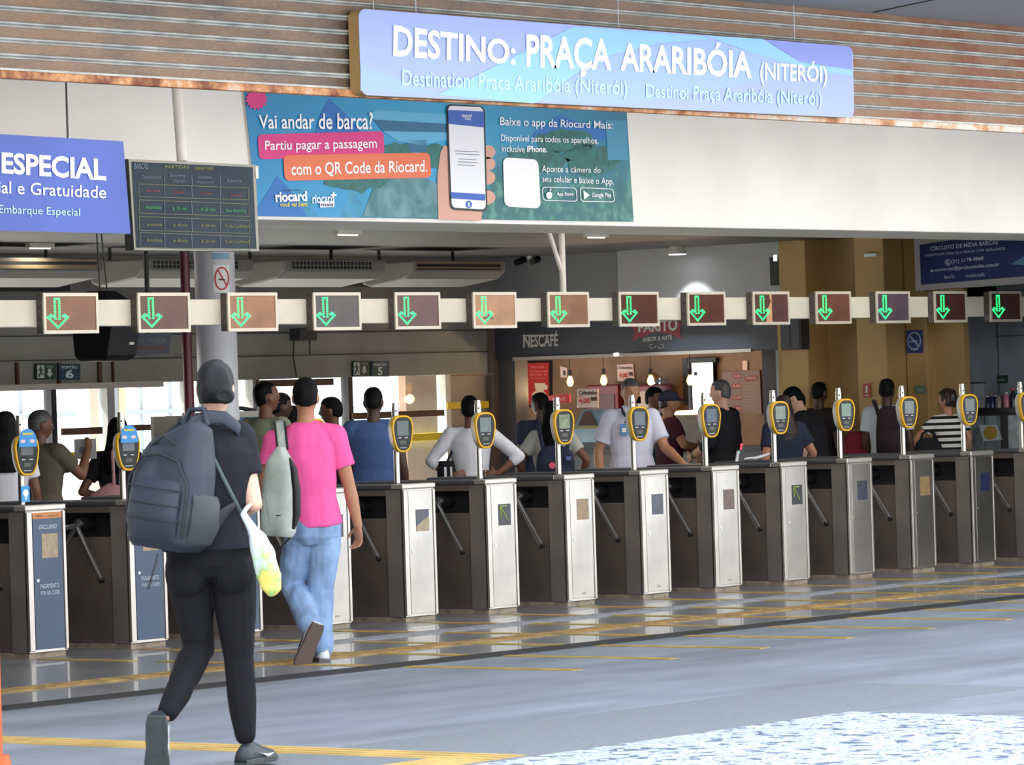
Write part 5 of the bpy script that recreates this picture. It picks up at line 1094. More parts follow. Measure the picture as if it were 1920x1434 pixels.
        H_, K_, A_ = D['h'+q], D['k'+q], D['a'+q]
        limb(b, [H_, lerp(H_, K_, .5), K_, lerp(K_, A_, .3), A_+(K_-A_)*.12], [.075*s, .066*s, .05*s, .05*s, .036*s])
    loc, rz = base
    body = mobj(remesh(b, 'person', vox, 1), 'person', skin, None)
    body.location = loc; body.rotation_euler = (0, 0, rz); tag(body, label, 'person')
    # clothing
    if shirt is not None:
        c = MB(); c.rings(torso(.022, .12*k+hem, .012), sh, 24)
        for q in 'LR':
            S_, E_, W_ = D['s'+q], D['e'+q], D['w'+q]; i_ = lerp(S_, C_, .30)
            if long_sl:
                e2 = lerp(E_, W_, .25); limb(c, [i_, S_, E_, e2], [.07*s, .072*s*fw, .054*s*fw, .048*s*fw])
            else:
                e2 = lerp(S_, E_, sleeve); c.rings([(i_, .06*s, .072*s), (lerp(i_, S_, .7), .074*s*fw, .078*s*fw), (lerp(S_, e2, .15), .073*s*fw, .073*s*fw), (lerp(S_, e2, .6), .066*s*fw, .068*s*fw), (e2, .064*s*fw, .068*s*fw)], None, 20)
        for q in 'LR':
            S_ = D['s'+q]; c.ball(S_, .073*s*fw); c.rings([(lerp(N_, S_, .15)-up*.03*k, .055*s, .055*s), (lerp(N_, S_, .55)-up*.012*k, .060*s, .060*s), (S_, .070*s*fw, .070*s*fw)], None, 14)
        mobj(remesh(c, 't_shirt', vox*.9, 2, wr, 7, seed), 'long_sleeve_shirt' if long_sl else 't_shirt', shirt, body)
    if pants is not None:
        c = MB(); oo = .006 if tight else .014
        w_ = lerp(P_, waist, .55)
        if female:
            for q in 'LR': c.ball(D['h'+q]+V(0, -.035*k, -.03*k), .092*s, .085*s, .10*s)
        c.rings([(lerp(P_, waist, .9), .146*s+oo*.6, .104*s+oo*.6, hp_), (w_, .154*s+oo*.8, .110*s+oo, hp_), (P_, .166*s*(1.03 if female else 1)+oo, .122*s+oo, hp_), (P_-V(0, 0, .07*k), .16*s+oo, .118*s+oo, hp_), (P_-V(0, 0, .12*k), .12*s+oo, .09*s+oo, hp_)], hp_, 22)
        for q in 'LR':
            H_, K_, A_ = D['h'+q], D['k'+q], D['a'+q]
            e2 = lerp(K_, A_, .86)
            rr = [.086*s+oo, .078*s+oo, .056*s+oo, .056*s+oo, .040*s+oo] if tight else [.088*s+oo, .082*s+oo, .066*s+oo, .063*s+oo, .060*s+oo]
            limb(c, [H_, lerp(H_, K_, .45), K_, lerp(K_, A_, .35), e2 if tight else lerp(K_, A_, .97)], rr)
        mobj(remesh(c, 'trousers', vox*.9, 2, wr*(.7 if tight else 1.0), 9, seed+4), 'trousers', pants, body)
    # hair
    hm = hairm
    if hair:
        c = MB()
        def hf(d, p):
            x, y, z = d.x, d.y, d.z; q = p*skull(d); q.z *= .985 if z > 0 else 1
            lim = .42 if hair != 'buzz' else .5
            cut = (y > .30 and z < lim+.25*(1-abs(x))*0) or (hair in ('short', 'buzz', 'fringe') and z < -.28-.25*max(0, -y)) or (y > -.12 and z < -.02 and hair in ('short', 'buzz', 'fringe'))
            if hair in ('short', 'buzz', 'fringe'): cut = cut or (abs(x) > .72 and z < .18 and y > -.38)
            if hair == 'bun': cut = (y > .42 and z < .40) or (y > -.05 and z < -.10) or z < -.62
            if hair == 'long': cut = (y > .36 and z < .45)
            return q*(.80 if cut else 1)
        f_ = {'buzz': 1.025, 'short': 1.06, 'fringe': 1.09, 'bun': 1.06, 'long': 1.13, 'afro': 1.2}.get(hair, 1.06)
        c.ball(hc+Mh @ V(0, -.004*k, .006*k), .0775*k*f_, .099*k*f_, .119*k*f_, 44, 32, Mh, hf)
        if hair == 'bun':
            c.ball(hc+Mh @ V(.062*k, -.104*k, -.028*k), .042*k, .034*k, .036*k, 18, 12, Mh)
            for a in range(0, 360, 30): c.ball(hc+Mh @ V(.062*k+.027*k*cos(R(a)), -.126*k, -.028*k+.024*k*sin(R(a))), .014*k)
        if hair == 'long':
            c.rings([(hc+Mh @ V(0, -.03*k, .02*k), .085*k, .08*k), (hc+Mh @ V(0, -.055*k, -.10*k), .098*k, .062*k), (N_+V(0, -.085*k, -.02*k), .11*k, .05*k), (lerp(N_, C_, .45)+V(0, -.13*k, 0), .10*k, .035*k), (lerp(N_, C_, .9)+V(0, -.14*k, 0), .07*k, .022*k)], sh, 18)
        me = remesh(c, 'hair', vox*.75, 1, .004 if hair in ('long', 'bun') else .003, 22, seed)
        mobj(me, 'hair', hm, body)
    if face:
        for sx_ in (-1, 1):
            MB().ball(hc+Mh @ V(sx_*.030*k, .0825*k, .008*k), .0095*k, .007*k, .006*k, 12, 8, Mh).build('eye', mat('eye_white', (.85, .83, .8), .3), body)
            e_ = MB(); e_.ball(hc+Mh @ V(sx_*.030*k, .0885*k, .008*k), .0042*k, .003*k, .0045*k, 10, 6, Mh); e_.build('iris', black, body)
            e_ = MB(); e_.rings([(hc+Mh @ V(sx_*(.014+.012*j)*k, (.0915-.0025*j*j)*k, (.030+.003*(j == 1))*k), .004*k, .0035*k) for j in range(4)], None, 8); e_.build('eyebrow', hm or black, body)
        e_ = MB(); e_.rings([(hc+Mh @ V(x_*k, (.093-abs(x_)*.35)*k, -.060*k), .004*k, .0035*k) for x_ in (-.022, -.011, 0, .011, .022)], None, 8); e_.build('mouth', mat('lip', (.50, .28, .25), .5), body)
    if shoes:
        for q in 'LR':
            A_ = D['a'+q]; td = (D['t'+q]-A_); shoe(body, A_, td, k, shoes)
    return body, D, k
def shoe(body, A, td, k, spec):
    """A ankle, td vector to the toe tip on the sole plane; spec = (upper, sole)"""
    um, sm_ = spec if isinstance(spec, tuple) else (mat('shoe_dark', (.12, .12, .13), .5), mat('shoe_sole', (.25, .25, .25), .6))
    d = td.normalized(); n_ = V(0, 0, 1) if abs(d.z) < .6 and td.length < .35*k else None
    fl = V(td.x, td.y, 0)
    lat = d.cross(V(0, 0, 1))
    if lat.length < .1: lat = V(1, 0, 0)
    lat.normalize(); up = lat.cross(d).normalized()
    return shoe2(body, A, d, up, k, um, sm_)
def shoe2(body, A, d, up, k, um, sm_, stripe=None, h=.085):
    lat = d.cross(up).normalized()
    o0 = A-up*(h-.012)*k-d*.06*k     # heel point on the sole plane
    L_ = .285*k; st = [(0, .030, .06), (.03, .037, .078), (.09, .039, .088), (.13, .037, .075), (.18, .044, .056), (.23, .046, .044), (.265, .036, .034), (.282, .02, .022)]
    c = MB(); n = 16; vs = []
    for x, w, hh in st:
        for j in range(n):
            a = 2*pi*j/n; vs.append(o0+d*x*k+lat*w*k*cos(a)+up*(.016*k+max(-.004, hh*sin(a)*(1 if sin(a) > 0 else .1))*k))
    m_ = len(st); c.raw(vs, [(i*n+j, i*n+(j+1) % n, (i+1)*n+(j+1) % n, (i+1)*n+j) for i in range(m_-1) for j in range(n)]+[tuple(reversed(range(n))), tuple(range((m_-1)*n, m_*n))], 0, True)
    u = c.build('shoe', um, body)
    s = MB(); pts = [o0+d*x*k+lat*(w+.004)*k for x, w, hh in st]+[o0+d*x*k-lat*(w+.004)*k for x, w, hh in reversed(st)]
    s.slab(pts, up*.026*k); s.build('sole', sm_, u, bev=.004)
    if stripe:
        g = MB()
        for x in (.12, .145, .17):
            for sg in (1, -1):
                A0 = o0+d*x*k+lat*sg*.043*k+up*.03*k; A1 = o0+d*(x-.02)*k+lat*sg*.034*k+up*.062*k; g.slab([A0, A0+d*.011*k, A1+d*.011*k, A1], lat*sg*.004)
        g.build('side_stripes', stripe, u)
    return u, o0, lat
AZ0 = math.atan2(FW.x, FW.y)
def stand(u, v, Y, yaw):
    P = onY(u, v, Y); az = AZ0+R(yaw); Ht = P.z; return ((P.x, P.y, 0), -az), Ht
def sk(n, c): return mat('skin_'+n, c, .5, spec=.35)
S1, S2, S3, S4, S5 = sk('light', (.80, .62, .52)), sk('tan', (.66, .47, .36)), sk('brown', (.42, .28, .21)), sk('dark', (.27, .18, .14)), sk('fair', (.84, .67, .58))
HB = mat('hair_black', (.045, .04, .045), .65, spec=.12); HG = mat('hair_grey', (.34, .33, .32), .55, noise_amt=.4, noise_scale=60); HR = mat('hair_dark_brown', (.16, .10, .09), .45)
def cl(n, c, **kw): return mat('cloth_'+n, c, .85, spec=.2, **kw)
jeans_d = cl('dark_jeans', (.16, .20, .28)); blackc = cl('black', (.10, .10, .115)); navy = cl('navy', (.15, .17, .24)); whitec = cl('white', (.80, .80, .82)); olive = cl('olive', (.33, .31, .25)); sage = cl('sage', (.44, .46, .38)); bluec = cl('denim_blue', (.26, .34, .52)); polo = cl('polo_lilac', (.78, .78, .84)); maroon = cl('maroon', (.26, .12, .14)); grn = cl('bottle_green', (.10, .22, .19))
def bag(name, label, body_world, size, m, az, group=None, strapm=None, pk=True, taper=.8, fn=None, wr=.008):
    """rounded rucksack: base point, (w, d, h)"""
    w, d, h = size; t = thing(name, label, 'backpack' if 'back' in name else 'bag', body_world, az, group)
    c = MB(); st = [(0, .82, .8), (.06, .97, .95), (.25, 1, 1), (.6, .98, .95), (.82, .90, .82), (.95, taper*.85, .6), (1, taper*.55, .35)]; n = 28; vs = []
    for z, fx, fy in st:
        for j in range(n):
            a = 2*pi*j/n; ca, sa = cos(a), sin(a); e_ = .55
            vs.append((abs(ca)**e_*(1 if ca > 0 else -1)*w/2*fx, abs(sa)**e_*(1 if sa > 0 else -1)*d/2*fy, z*h))
    m_ = len(st); c.raw(vs, [(i*n+j, i*n+(j+1) % n, (i+1)*n+(j+1) % n, (i+1)*n+j) for i in range(m_-1) for j in range(n)]+[tuple(reversed(range(n))), tuple(range((m_-1)*n, m_*n))], 0, True)
    if fn: c.v = [fn(*q) for q in c.v]
    me = remesh(c, name, .009, 2, wr, 5, len(label)); mobj(me, 'main_body', m, t)
    if pk:
        c = MB(); c.rings([((0, -d*.5+.02, h*.08), w*.36, .03), ((0, -d*.5-.005, h*.2), w*.38, .045), ((0, -d*.5-.005, h*.42), w*.38, .04), ((0, -d*.5+.02, h*.52), w*.34, .02)], (1, 0, 0), 20); c.build('front_pocket', m, t)
    return t
# --- the waiting people behind the turnstiles
DSH = True
def rear(label, u, v, Y, yaw, skin, shirt, **kw):
    base, Ht = stand(u, v, Y, yaw)
    return person(label, base, 0, Ht, skin, shirt=shirt, pants=kw.pop('pants', jeans_d), **kw)
rear('woman with long dark hair, white top and jeans at the left edge of the picture', 9, 775, 1.95, -10, S3, whitec, hair='long', hairm=HB, female=True, seed=2)
b2, D2, k2 = rear('grey-haired man in an olive T-shirt raising his fist and holding a paper', 74, 771, 2.45, 30, S3, olive, hair='short', hairm=HG, hy=-.55, face=True, seed=3, slim=1.06,
     J=dict(eR=(.25, .16, 1.13), wR=(.21, .30, 1.33), eL=(-.20, .10, 1.12), wL=(-.02, .28, 1.20)), fists=(1, 1), curl=(1.2, 1.25))
t_ = thing('paper_sheet', 'folded pale paper held up by the grey-haired man in olive', 'paper', b2.matrix_basis @ V(.16, .34, 1.32), -AZ0-R(20)); MB().box(-.09, .09, 0, .004, -.07, .08).build('page', mat('paper', (.72, .72, .72), .6), t_); MB().box(-.05, .04, -.002, 0, -.03, .02).build('print_block', mat('paper_print', (.5, .5, .54), .6), t_)
rear('woman in a black top with a pink shoulder bag, behind the second card reader', 220, 786, 2.3, 10, S3, blackc, hair='long', hairm=HB, female=True, seed=4, J=dict(eL=(-.27, -.08, 1.0), wL=(-.16, .14, .95)))
P = onY(203, 938, 2.05)
t_ = thing('shoulder_bag', 'slouchy dusty pink shoulder bag carried by the woman in the black top', 'bag', (P.x, P.y, .80), -AZ0-R(10)); pk_ = mat('bag_pink', (.58, .42, .42), .6)
c = MB(); c.rings([((0, 0, 0), .15, .06), ((0, 0, .05), .19, .075), ((.02, 0, .16), .15, .06), ((.06, 0, .26), .05, .02)], (1, 0, 0), 20); mobj(remesh(c, 'bag', .01, 2, .012, 6, 3), 'pouch', pk_, t_)
MB().tube([(.05, -.01, .24), (.05, -.02, .50), (.07, .04, .58), (.09, .08, .5), (.09, .02, .24)], .012).build('strap', pk_, t_)
rear('man in a sage green T-shirt and glasses looking up to the right', 497, 716, 2.0, 42, S3, sage, hair='buzz', hairm=HB, hy=-.35, hp=.22, face=True, seed=5)
g = MB()
rear('man in a dark cap half hidden behind the man in sage green', 523, 738, 3.4, 60, S4, blackc, hair='short', hairm=HB, seed=6)
rear('person with short black hair low behind the man in pink', 546, 762, 4.2, 15, S3, navy, hair='short', hairm=HB, seed=7)
rear('man in a dark shirt in left profile, between the pink and blue T-shirts', 622, 746, 3.4, -75, S3, blackc, hair='short', hairm=HB, face=True, seed=8)
rear('man in a blue T-shirt seen from behind, next to the man in pink', 699, 727, 1.9, 6, S4, bluec, hair='buzz', hairm=HB, seed=9, slim=1.08, hem=.04, J=dict(eL=(-.25, .08, 1.08), wL=(-.05, .26, 1.08)))
rear('person in a white rolled-sleeve shirt with both hands on the hips', 880, 744, 2.2, 4, S3, whitec, hair='fringe', hairm=HB, seed=10, long_sl=True, pants=cl('white_trousers', (.72, .72, .74)),
     J=dict(eL=(-.33, -.06, 1.10), wL=(-.17, -.13, .97), dL=(.9, -.1, .15), eR=(.40, -.04, 1.12), wR=(.22, -.10, .98), dR=(-.9, -.1, 0)), palm=((0, 1, 0), (0, 1, 0)), wr=.009, slim=.95)
P = onY(845, 890, 2.3); t_ = thing('tote_bag', 'black and white bag hanging at the left hip of the white-shirted person', 'bag', (P.x-.05, P.y, .80), -AZ0); c = MB(); c.rings([((0, 0, 0), .07, .04), ((0, 0, .2), .08, .05), ((0, 0, .3), .06, .03)], (1, 0, 0), 16); c.build('pouch', blackc, t_); MB().box(-.02, 0, -.055, -.05, .02, .25).box(.03, .045, -.055, -.05, .02, .25).build('stripes', whitec, t_)
MB().tube([(0, 0, .28), (.04, .04, .36), (.07, .10, .42)], .01).build('strap', blackc, t_)
rear('man in glasses and a dark blue shirt by the coffee poster', 1012, 737, 4.4, -15, S4, navy, hair='buzz', hairm=HB, seed=11, hy=.5, pants=cl('pale_jeans', (.35, .42, .52)))
b9, D9, k9 = rear('woman with long dark hair in a white T-shirt carrying a navy backpack low', 1033, 755, 2.5, 8, S3, cl('cream', (.70, .69, .66)), hair='long', hairm=HB, female=True, seed=12, hem=-.02, slim=1.1, J=dict(eR=(.30, -.05, 1.05), wR=(.22, .10, .86), eL=(-.30, -.05, 1.05), wL=(-.22, .1, .86)))
P = onY(1043, 905, 2.2)
t_ = bag('backpack', 'navy backpack with a round pink patch on the back of the woman in white', (P.x, P.y, .82), (.34, .16, .36), navy, -AZ0)
MB().cyl((-.03, -.125, .20), (-.03, -.135, .20), .028, n=18).build('round_patch', mat('patch_pink', (.80, .30, .40), .5), t_); MB().box(.09, .13, -.10, -.09, .24, .27).build('blue_patch', mat('patch_blue', (.30, .38, .62), .5), t_)
MB().tube([(-.10, .02, .33), (-.13, .05, .5), (-.14, .12, .58)], .018).tube([(.10, .02, .33), (.13, .05, .5), (.14, .12, .58)], .018).build('strap', navy, t_)
# the man in the pale polo, facing us
b10, D10, k10 = rear('man in a pale lilac polo and lanyard facing the camera, one hand held out', 1181, 711, 2.1, 172, S2, polo, hair='short', hairm=HG, face=True, seed=13, slim=1.13, vox=.0075, hem=.06, sleeve=.75,
     J=dict(eL=(-.27, .10, 1.13), wL=(-.38, .30, 1.0), dL=(-.55, .55, -.35), eR=(.29, -.02, 1.12), wR=(.29, .03, .86)), palm=((0, .0, -1), None), curl=(.15, .4), spread=.3, hp=-.05, pants=navy)
ly = MB(); ly.tube([(-.05, .075, 1.48), (.0, .135, 1.45), (.06, .162, 1.40)], .009, 8).tube([(.085, .06, 1.48), (.095, .125, 1.45), (.07, .162, 1.40)], .009, 8); ly.tube([(.065, .163, 1.40), (.085, .168, 1.35)], .006, 8); ly.build('lanyard', navy, b10)
MB().box(.06, .125, .163, .170, 1.245, 1.345).build('badge', mat('badge_blue', (.16, .42, .58), .4), b10)
MB().box(.075, .11, .170, .172, 1.275, 1.31).build('badge_photo', offwhite, b10)
co = MB(); co.rings([((0, -.02, 1.455), .085, .08), ((0, -.012, 1.50), .072, .068)], (1, 0, 0), 20, cap=False); co.slab([(-.05, .062, 1.50), (-.005, .10, 1.43), (-.065, .10, 1.435), (-.085, .03, 1.49)], V(0, .01, .004)); co.slab([(.05, .062, 1.50), (.005, .10, 1.43), (.065, .10, 1.435), (.085, .03, 1.49)], V(0, .01, .004)); co.build('collar', polo, b10)
rear('person with dark hair mostly hidden behind the man in the cap', 1225, 727, 4.9, 120, S3, grn, hair='short', hairm=HB, seed=14)
b12, D12, k12 = rear('man in a navy cap and maroon shirt with folded arms, in profile to the right', 1252, 733, 3.0, 75, S2, maroon, hair='short', hairm=HR, face=True, seed=15, slim=1.08, J=dict(eR=(.26, .06, 1.12), wR=(.05, .24, 1.10), eL=(-.26, .06, 1.12), wL=(-.05, .24, 1.06)))
cp_ = MB(); hc = D12['head']; cp_.ball(hc+V(0, -.004, .03), .086*k12, .108*k12, .098*k12, 24, 16, None, lambda d, p: V(p.x, p.y, max(p.z, -.012))); cp_.rings([(hc+V(0, .07, .03), .07, .008), (hc+V(0, .13, .022), .066, .007), (hc+V(0, .175, .012), .045, .005)], (1, 0, 0), 18); cp_.build('cap', cl('cap_navy', (.17, .17, .24)), b12)
b13, D13, k13 = rear('balding man in a black jacket with a wristwatch, facing the picture\'s left', 1352, 713, 2.4, -62, S1, blackc, hair='buzz', hairm=HG, face=True, seed=16, slim=1.15, long_sl=True, J=dict(eL=(-.26, .02, 1.13), wL=(-.10, .26, 1.02), eR=(.28, .0, 1.12), wR=(.12, .24, 1.0)), fists=(1, 1), curl=(.9, .9))
w_ = lerp(D13['wL'], D13['eL'], .12); dv_ = (D13['wL']-D13['eL']).normalized(); wt = MB(); wt.cyl(w_-dv_*.012, w_+dv_*.012, .034, n=18); wt.build('watch_strap', dgrey, b13); MB().cyl(w_+V(-.03, -.01, .012), w_+V(-.044, -.014, .016), .024, n=18).build('watch_face', mat('watch_gold', (.66, .62, .5), .3, .6), b13)
b14, D14, k14 = rear('woman with long reddish dark hair in a navy top', 1468, 744, 1.85, -20, S2, navy, hair='long', hairm=mat('hair_auburn', (.13, .07, .065), .5), female=True, seed=17, slim=1.2, hem=.03, J=dict(eR=(.27, -.02, 1.02), wR=(.26, .1, .80)))
rear('woman with dark hair bending behind the leaning man in black', 1494, 736, 3.2, -40, S2, cl('grey_top', (.42, .44, .46)), hair='fringe', hairm=HB, face=True, seed=18, female=True)
b15, D15, k15 = rear('dark-haired man in a black T-shirt leaning forward, looking down to the left', 1530, 727, 2.3, -72, S1, blackc, hair='short', hairm=HB, face=True, seed=19, slim=1.12, hp=-.45, hy=.1, vox=.009,
     J=dict(chest=(0, .06, 1.20), neck=(0, .13, 1.375), head=(0, .215, 1.50), sL=(-.185, .10, 1.32), sR=(.185, .10, 1.32), eL=(-.27, .06, 1.04), wL=(-.20, .16, .80), eR=(.26, .16, 1.03), wR=(.16, .30, .86)))
rear('dark-skinned man standing by the mustard wall behind the leaning man', 1535, 717, 3.5, 35, S4, cl('dark_brown', (.17, .13, .13)), hair='buzz', hairm=HB, seed=20)
b17, D17, k17 = rear('man in a white T-shirt with a dark backpack before the mustard wall', 1662, 711, 2.0, 20, S4, cl('cool_white', (.74, .76, .80)), hair='buzz', hairm=HB, seed=21, slim=1.05, hem=.04)
P = b17.matrix_basis @ V(.09, -.22, .93)
t_ = bag('backpack', 'dark brown backpack worn by the man in the white T-shirt', P, (.29, .16, .48), cl('bag_brown', (.17, .13, .14)), -AZ0-R(20))
MB().tube([(-.12, .02, .40), (-.17, .09, .50), (-.21, .19, .525), (-.21, .28, .47)], .02).tube([(.08, .02, .42), (.06, .10, .50), (.05, .20, .52), (.05, .28, .47)], .02).build('strap', cl('bag_brown', (.17, .13, .14)), t_)
st_ = cl('stripes', (.80, .79, .76))
n, nd, b = nodes(st_); t = nd.new('ShaderNodeTexCoord'); sp_ = nd.new('ShaderNodeSeparateXYZ'); m1 = nd.new('ShaderNodeMath'); m1.operation = 'MULTIPLY'; m1.inputs[1].default_value = 17; m2 = nd.new('ShaderNodeMath'); m2.operation = 'FRACT'; rr = nd.new('ShaderNodeValToRGB'); rr.color_ramp.interpolation = 'CONSTANT'; rr.color_ramp.elements[0].color = lin((.80, .79, .76))+(1,); rr.color_ramp.elements[1].position = .55; rr.color_ramp.elements[1].color = lin((.10, .095, .10))+(1,)
n.links.new(t.outputs['Object'], sp_.inputs[0]); n.links.new(sp_.outputs[2], m1.inputs[0]); n.links.new(m1.outputs[0], m2.inputs[0]); n.links.new(m2.outputs[0], rr.inputs[0]); n.links.new(rr.outputs[0], b.inputs['Base Color'])
b18, D18, k18 = rear('woman in a black and white striped top with tied-up curly hair', 1776, 730, 1.75, -28, S2, st_, hair='bun', hairm=HR, female=True, seed=22, pants=cl('plum', (.24, .12, .17)), hy=.5, J=dict(eL=(-.33, .04, 1.10), wL=(-.40, .12, .90), eR=(.22, -.02, 1.08), wR=(.16, .1, .88)))
c = MB(); hc = D18['head']
for q in range(14): random.seed(q); c.ball(hc+V(random.uniform(-.04, .05), random.uniform(-.13, -.06), random.uniform(-.04, .08)), .035)
mobj(remesh(c, 'curls', .009, 1, .006, 25, 2), 'curls', HR, b18)
P = onY(1743, 905, 1.66); t_ = bag('shoulder_bag', 'black shoulder bag at the left hip of the striped top woman', (P.x, P.y, .78), (.26, .14, .32), blackc, -AZ0, pk=False); MB().tube([(-.08, 0, .27), (-.05, .03, .36), (0, .05, .39), (.06, .03, .36), (.09, 0, .27)], .012).build('strap', blackc, t_)
P = onY(1608, 880, 2.3); t_ = bag('backpack', 'dark red backpack low beside the man in the white T-shirt', (P.x, P.y, .84), (.26, .16, .34), cl('bag_red', (.40, .11, .14)), -AZ0); 
MB().box(-.12, .12, -.07, .07, -.84, -.003).build('suitcase_stand', black, t_)
# card machine and papers on the turnstile tops
t_ = thing('card_terminal', 'white and black card terminal with a red light on the bald man\'s turnstile', 'terminal', (onY(1386, 868, .9).x, .9, 1.004), R(-35))
MB().hexa([(-.03, -.03, 0), (.03, -.03, 0), (.03, .03, 0), (-.03, .03, 0), (-.01, -.02, .10), (.05, -.02, .10), (.05, .02, .10), (-.01, .02, .10)]).build('base', black, t_); MB().hexa([(-.05, -.05, .002), (-.028, -.05, .002), (-.028, -.03, .002), (-.05, -.03, .002), (-.03, -.05, .09), (-.008, -.05, .09), (-.008, -.03, .09), (-.03, -.03, .09)]).build('white_side', whitec, t_); MB().ball((.02, -.02, .14), .012).cyl((.02, 0, .1), (.02, -.01, .14), .008, n=8).build('red_light', mat('lamp_red', (.9, .25, .3), .4, emit=.8), t_)
t_ = thing('receipt_roll', 'crumpled white paper strip lying on the turnstile before the bald man', 'paper', (onY(1412, 866, .9).x, .9, 1.004), R(-38)); c = MB(); c.rings([((-.12, 0, .01), .02, .006), ((-.05, 0, .02), .03, .01), ((.03, 0, .022), .035, .014), ((.1, 0, .04), .03, .012), ((.15, 0, .055), .015, .006)], (0, 1, 0), 12); c.build('strip', whitec, t_)
# info board and desk by the glass
P = onY(345, 835, 5.0); a = onY(289, 800, 5.0); c2 = onY(410, 800, 5.0); zt = onY(345, 779, 5.0).z
t_ = thing('info_board', 'grey standing board with a green panel behind the woman in black', 'board', (a.x, 5.0, 0)); MB().box(0, c2.x-a.x, 0, .04, .7, zt).build('board', mat('board_grey', (.55, .54, .52), .6), t_); MB().box(.30, .62, -.01, 0, zt-.14, zt-.02).build('green_panel', mat('board_green', (.20, .30, .22), .6), t_); MB().box(.05, .1, 0, .05, 0, .7).box(c2.x-a.x-.1, c2.x-a.x-.05, 0, .05, 0, .7).build('legs', dgrey, t_)
a = onY(425, 790, 4.0); c2 = onY(470, 790, 4.0); zt = onY(450, 771, 4.0).z
t_ = thing('ticket_desk', 'pale panel desk behind the right shoulder of the woman in black', 'desk', (a.x, 4.0, 0)); MB().box(0, c2.x-a.x+.3, 0, .5, 0, zt).build('panel', mat('desk_pale', (.68, .67, .62), .6), t_); MB().box(.05, .4, -.01, 0, zt-.16, zt-.05).build('blue_print', mat('desk_blue', (.2, .42, .58), .6), t_)
p0, p1, p2 = onY(440, 755, 4.1), onY(452, 765, 4.1), onY(478, 770, 4.1); tag(MB().tube([p0, lerp(p0, p1, .6)+V(0, 0, -.02), p1, lerp(p1, p2, .6), V(p2.x, p2.y, zt)], .018).build('hose', black), 'black curved hose above the pale desk', 'hose')
# --- the two people walking in front
def frame(u, v, D):
    P = onD(u, v, D); base = Vector((P.x, P.y, 0)); Rm = Matrix.Rotation(AZ0, 3, 'Z')
    return base, (lambda a, b, dd=0: Rm @ (onD(a, b, D+dd)-base))
# woman in black
base, j = frame(400, 1440, 19.2)
Jw = dict(head=j(404, 730), neck=j(400, 795), chest=j(394, 885), pel=j(397, 1030), sL=j(338, 826, .02), sR=j(446, 822), eL=j(318, 935, .03), wL=j(330, 985, .25), eR=j(475, 942, -.03), wR=j(472, 948, .24),
          hL=j(353, 1062), hR=j(437, 1060), kL=j(372, 1215, .06), aL=j(306, 1352, -.28), kR=j(447, 1232, .03), aR=j(463, 1402), tR=j(505, 1430, .18), tL=j(305, 1440, -.3))
bW, DW_, kW = person('woman with a hair bun, black T-shirt and black leggings walking away with a big backpack', (base, -AZ0), 0, 1.80, S5, J=Jw, shirt=cl('tshirt_black', (.115, .12, .15)), pants=cl('leggings_black', (.085, .085, .10)), hair='bun', hairm=mat('hair_bun', (.06, .06, .075), .5, spec=.25), female=True, sleeve=.58, vox=.007, tight=True, seed=31, slim=1.10, shoes=False, wr=.010, hy=-.12, hem=-.13)
shb = mat('shoe_navy', (.12, .14, .18), .5); sol = mat('sole_grey', (.22, .24, .24), .6, noise_amt=.2, noise_scale=30); swm = mat('shoe_white', (.88, .88, .88), .5)
u_, o_, la_ = shoe2(bW, DW_['aR'], (Vector((DW_['tR'].x, DW_['tR'].y, 0))-Vector((DW_['aR'].x, DW_['aR'].y, 0))).normalized(), V(0, 0, 1), kW, shb, sol)
g = MB(); d = (Vector((DW_['tR'].x, DW_['tR'].y, 0))-Vector((DW_['aR'].x, DW_['aR'].y, 0))).normalized()
for sg in (1, -1): g.slab([o_+d*x+la_*sg*(.044+.0*x)+V(0, 0, z) for x, z in ((.08, .058), (.17, .028), (.225, .042), (.17, .040), (.12, .046))], la_*sg*.006)
g.build('swoosh_mark', swm, u_)
d = V(-.04, .22, -1).normalized(); u_, o_, la_ = shoe2(bW, DW_['aL']+V(-.016, -.055, -.015), d, V(0.05, 1, .2).normalized(), kW*1.12, shb, sol)
up_ = la_.cross(d).normalized(); g = MB(); sg = 1 if la_.x > 0 else -1
g.slab([o_+d*x+la_*sg*.045+up_*z for x, z in ((.06, .06), (.16, .028), (.21, .04), (.15, .045))], la_*sg*.006); g.build('swoosh_mark', swm, u_)
# her backpack
bm_ = mat('pack_navy', (.12, .15, .215), .55, noise_amt=.18, noise_scale=5); seamm = mat('pack_seam', (.08, .09, .12), .6)
Pb = onD(312, 1030, 18.98)
t_ = bag('backpack', 'large dark blue backpack hanging on the left shoulder of the woman in black', Pb, (.37, .25, .585), bm_, -AZ0-R(34), taper=1.0, fn=lambda x, y, z: (x*(1+.06*sin(z*9)), y, z-(max(0, z/.585-.45)/.55)**1.6*max(0, (.10-x)/.285)*.125), wr=.015)
t_.rotation_mode = 'QUATERNION'
t_.rotation_quaternion = (Matrix.Rotation(R(9), 3, FW) @ Matrix.Rotation(-AZ0-R(34), 3, 'Z')).to_quaternion()
c = MB()
for z in (.13, .20, .27): c.tube([(-.15, -.135, z), (-.08, -.172, z), (0, -.178, z), (.08, -.172, z), (.15, -.135, z)], .0035, 6)
c.tube([(-.16, -.105, .06), (-.165, -.12, .30), (-.10, -.128, .40), (0, -.13, .42), (.10, -.128, .40), (.165, -.12, .30), (.16, -.105, .06)], .006, 8)
c.tube([(-.15, -.06, .42), (0, -.12, .50), (.15, -.06, .42)], .006, 8); c.build('zips', seamm, t_)
c = MB(); c.rings([((.175, .0, .05), .09, .022), ((.195, 0, .12), .10, .03), ((.19, 0, .23), .095, .026), ((.178, 0, .26), .09, .012)], (0, 1, 0), 16); c.build('side_pocket', mat('pack_pocket', (.16, .17, .20), .6), t_)
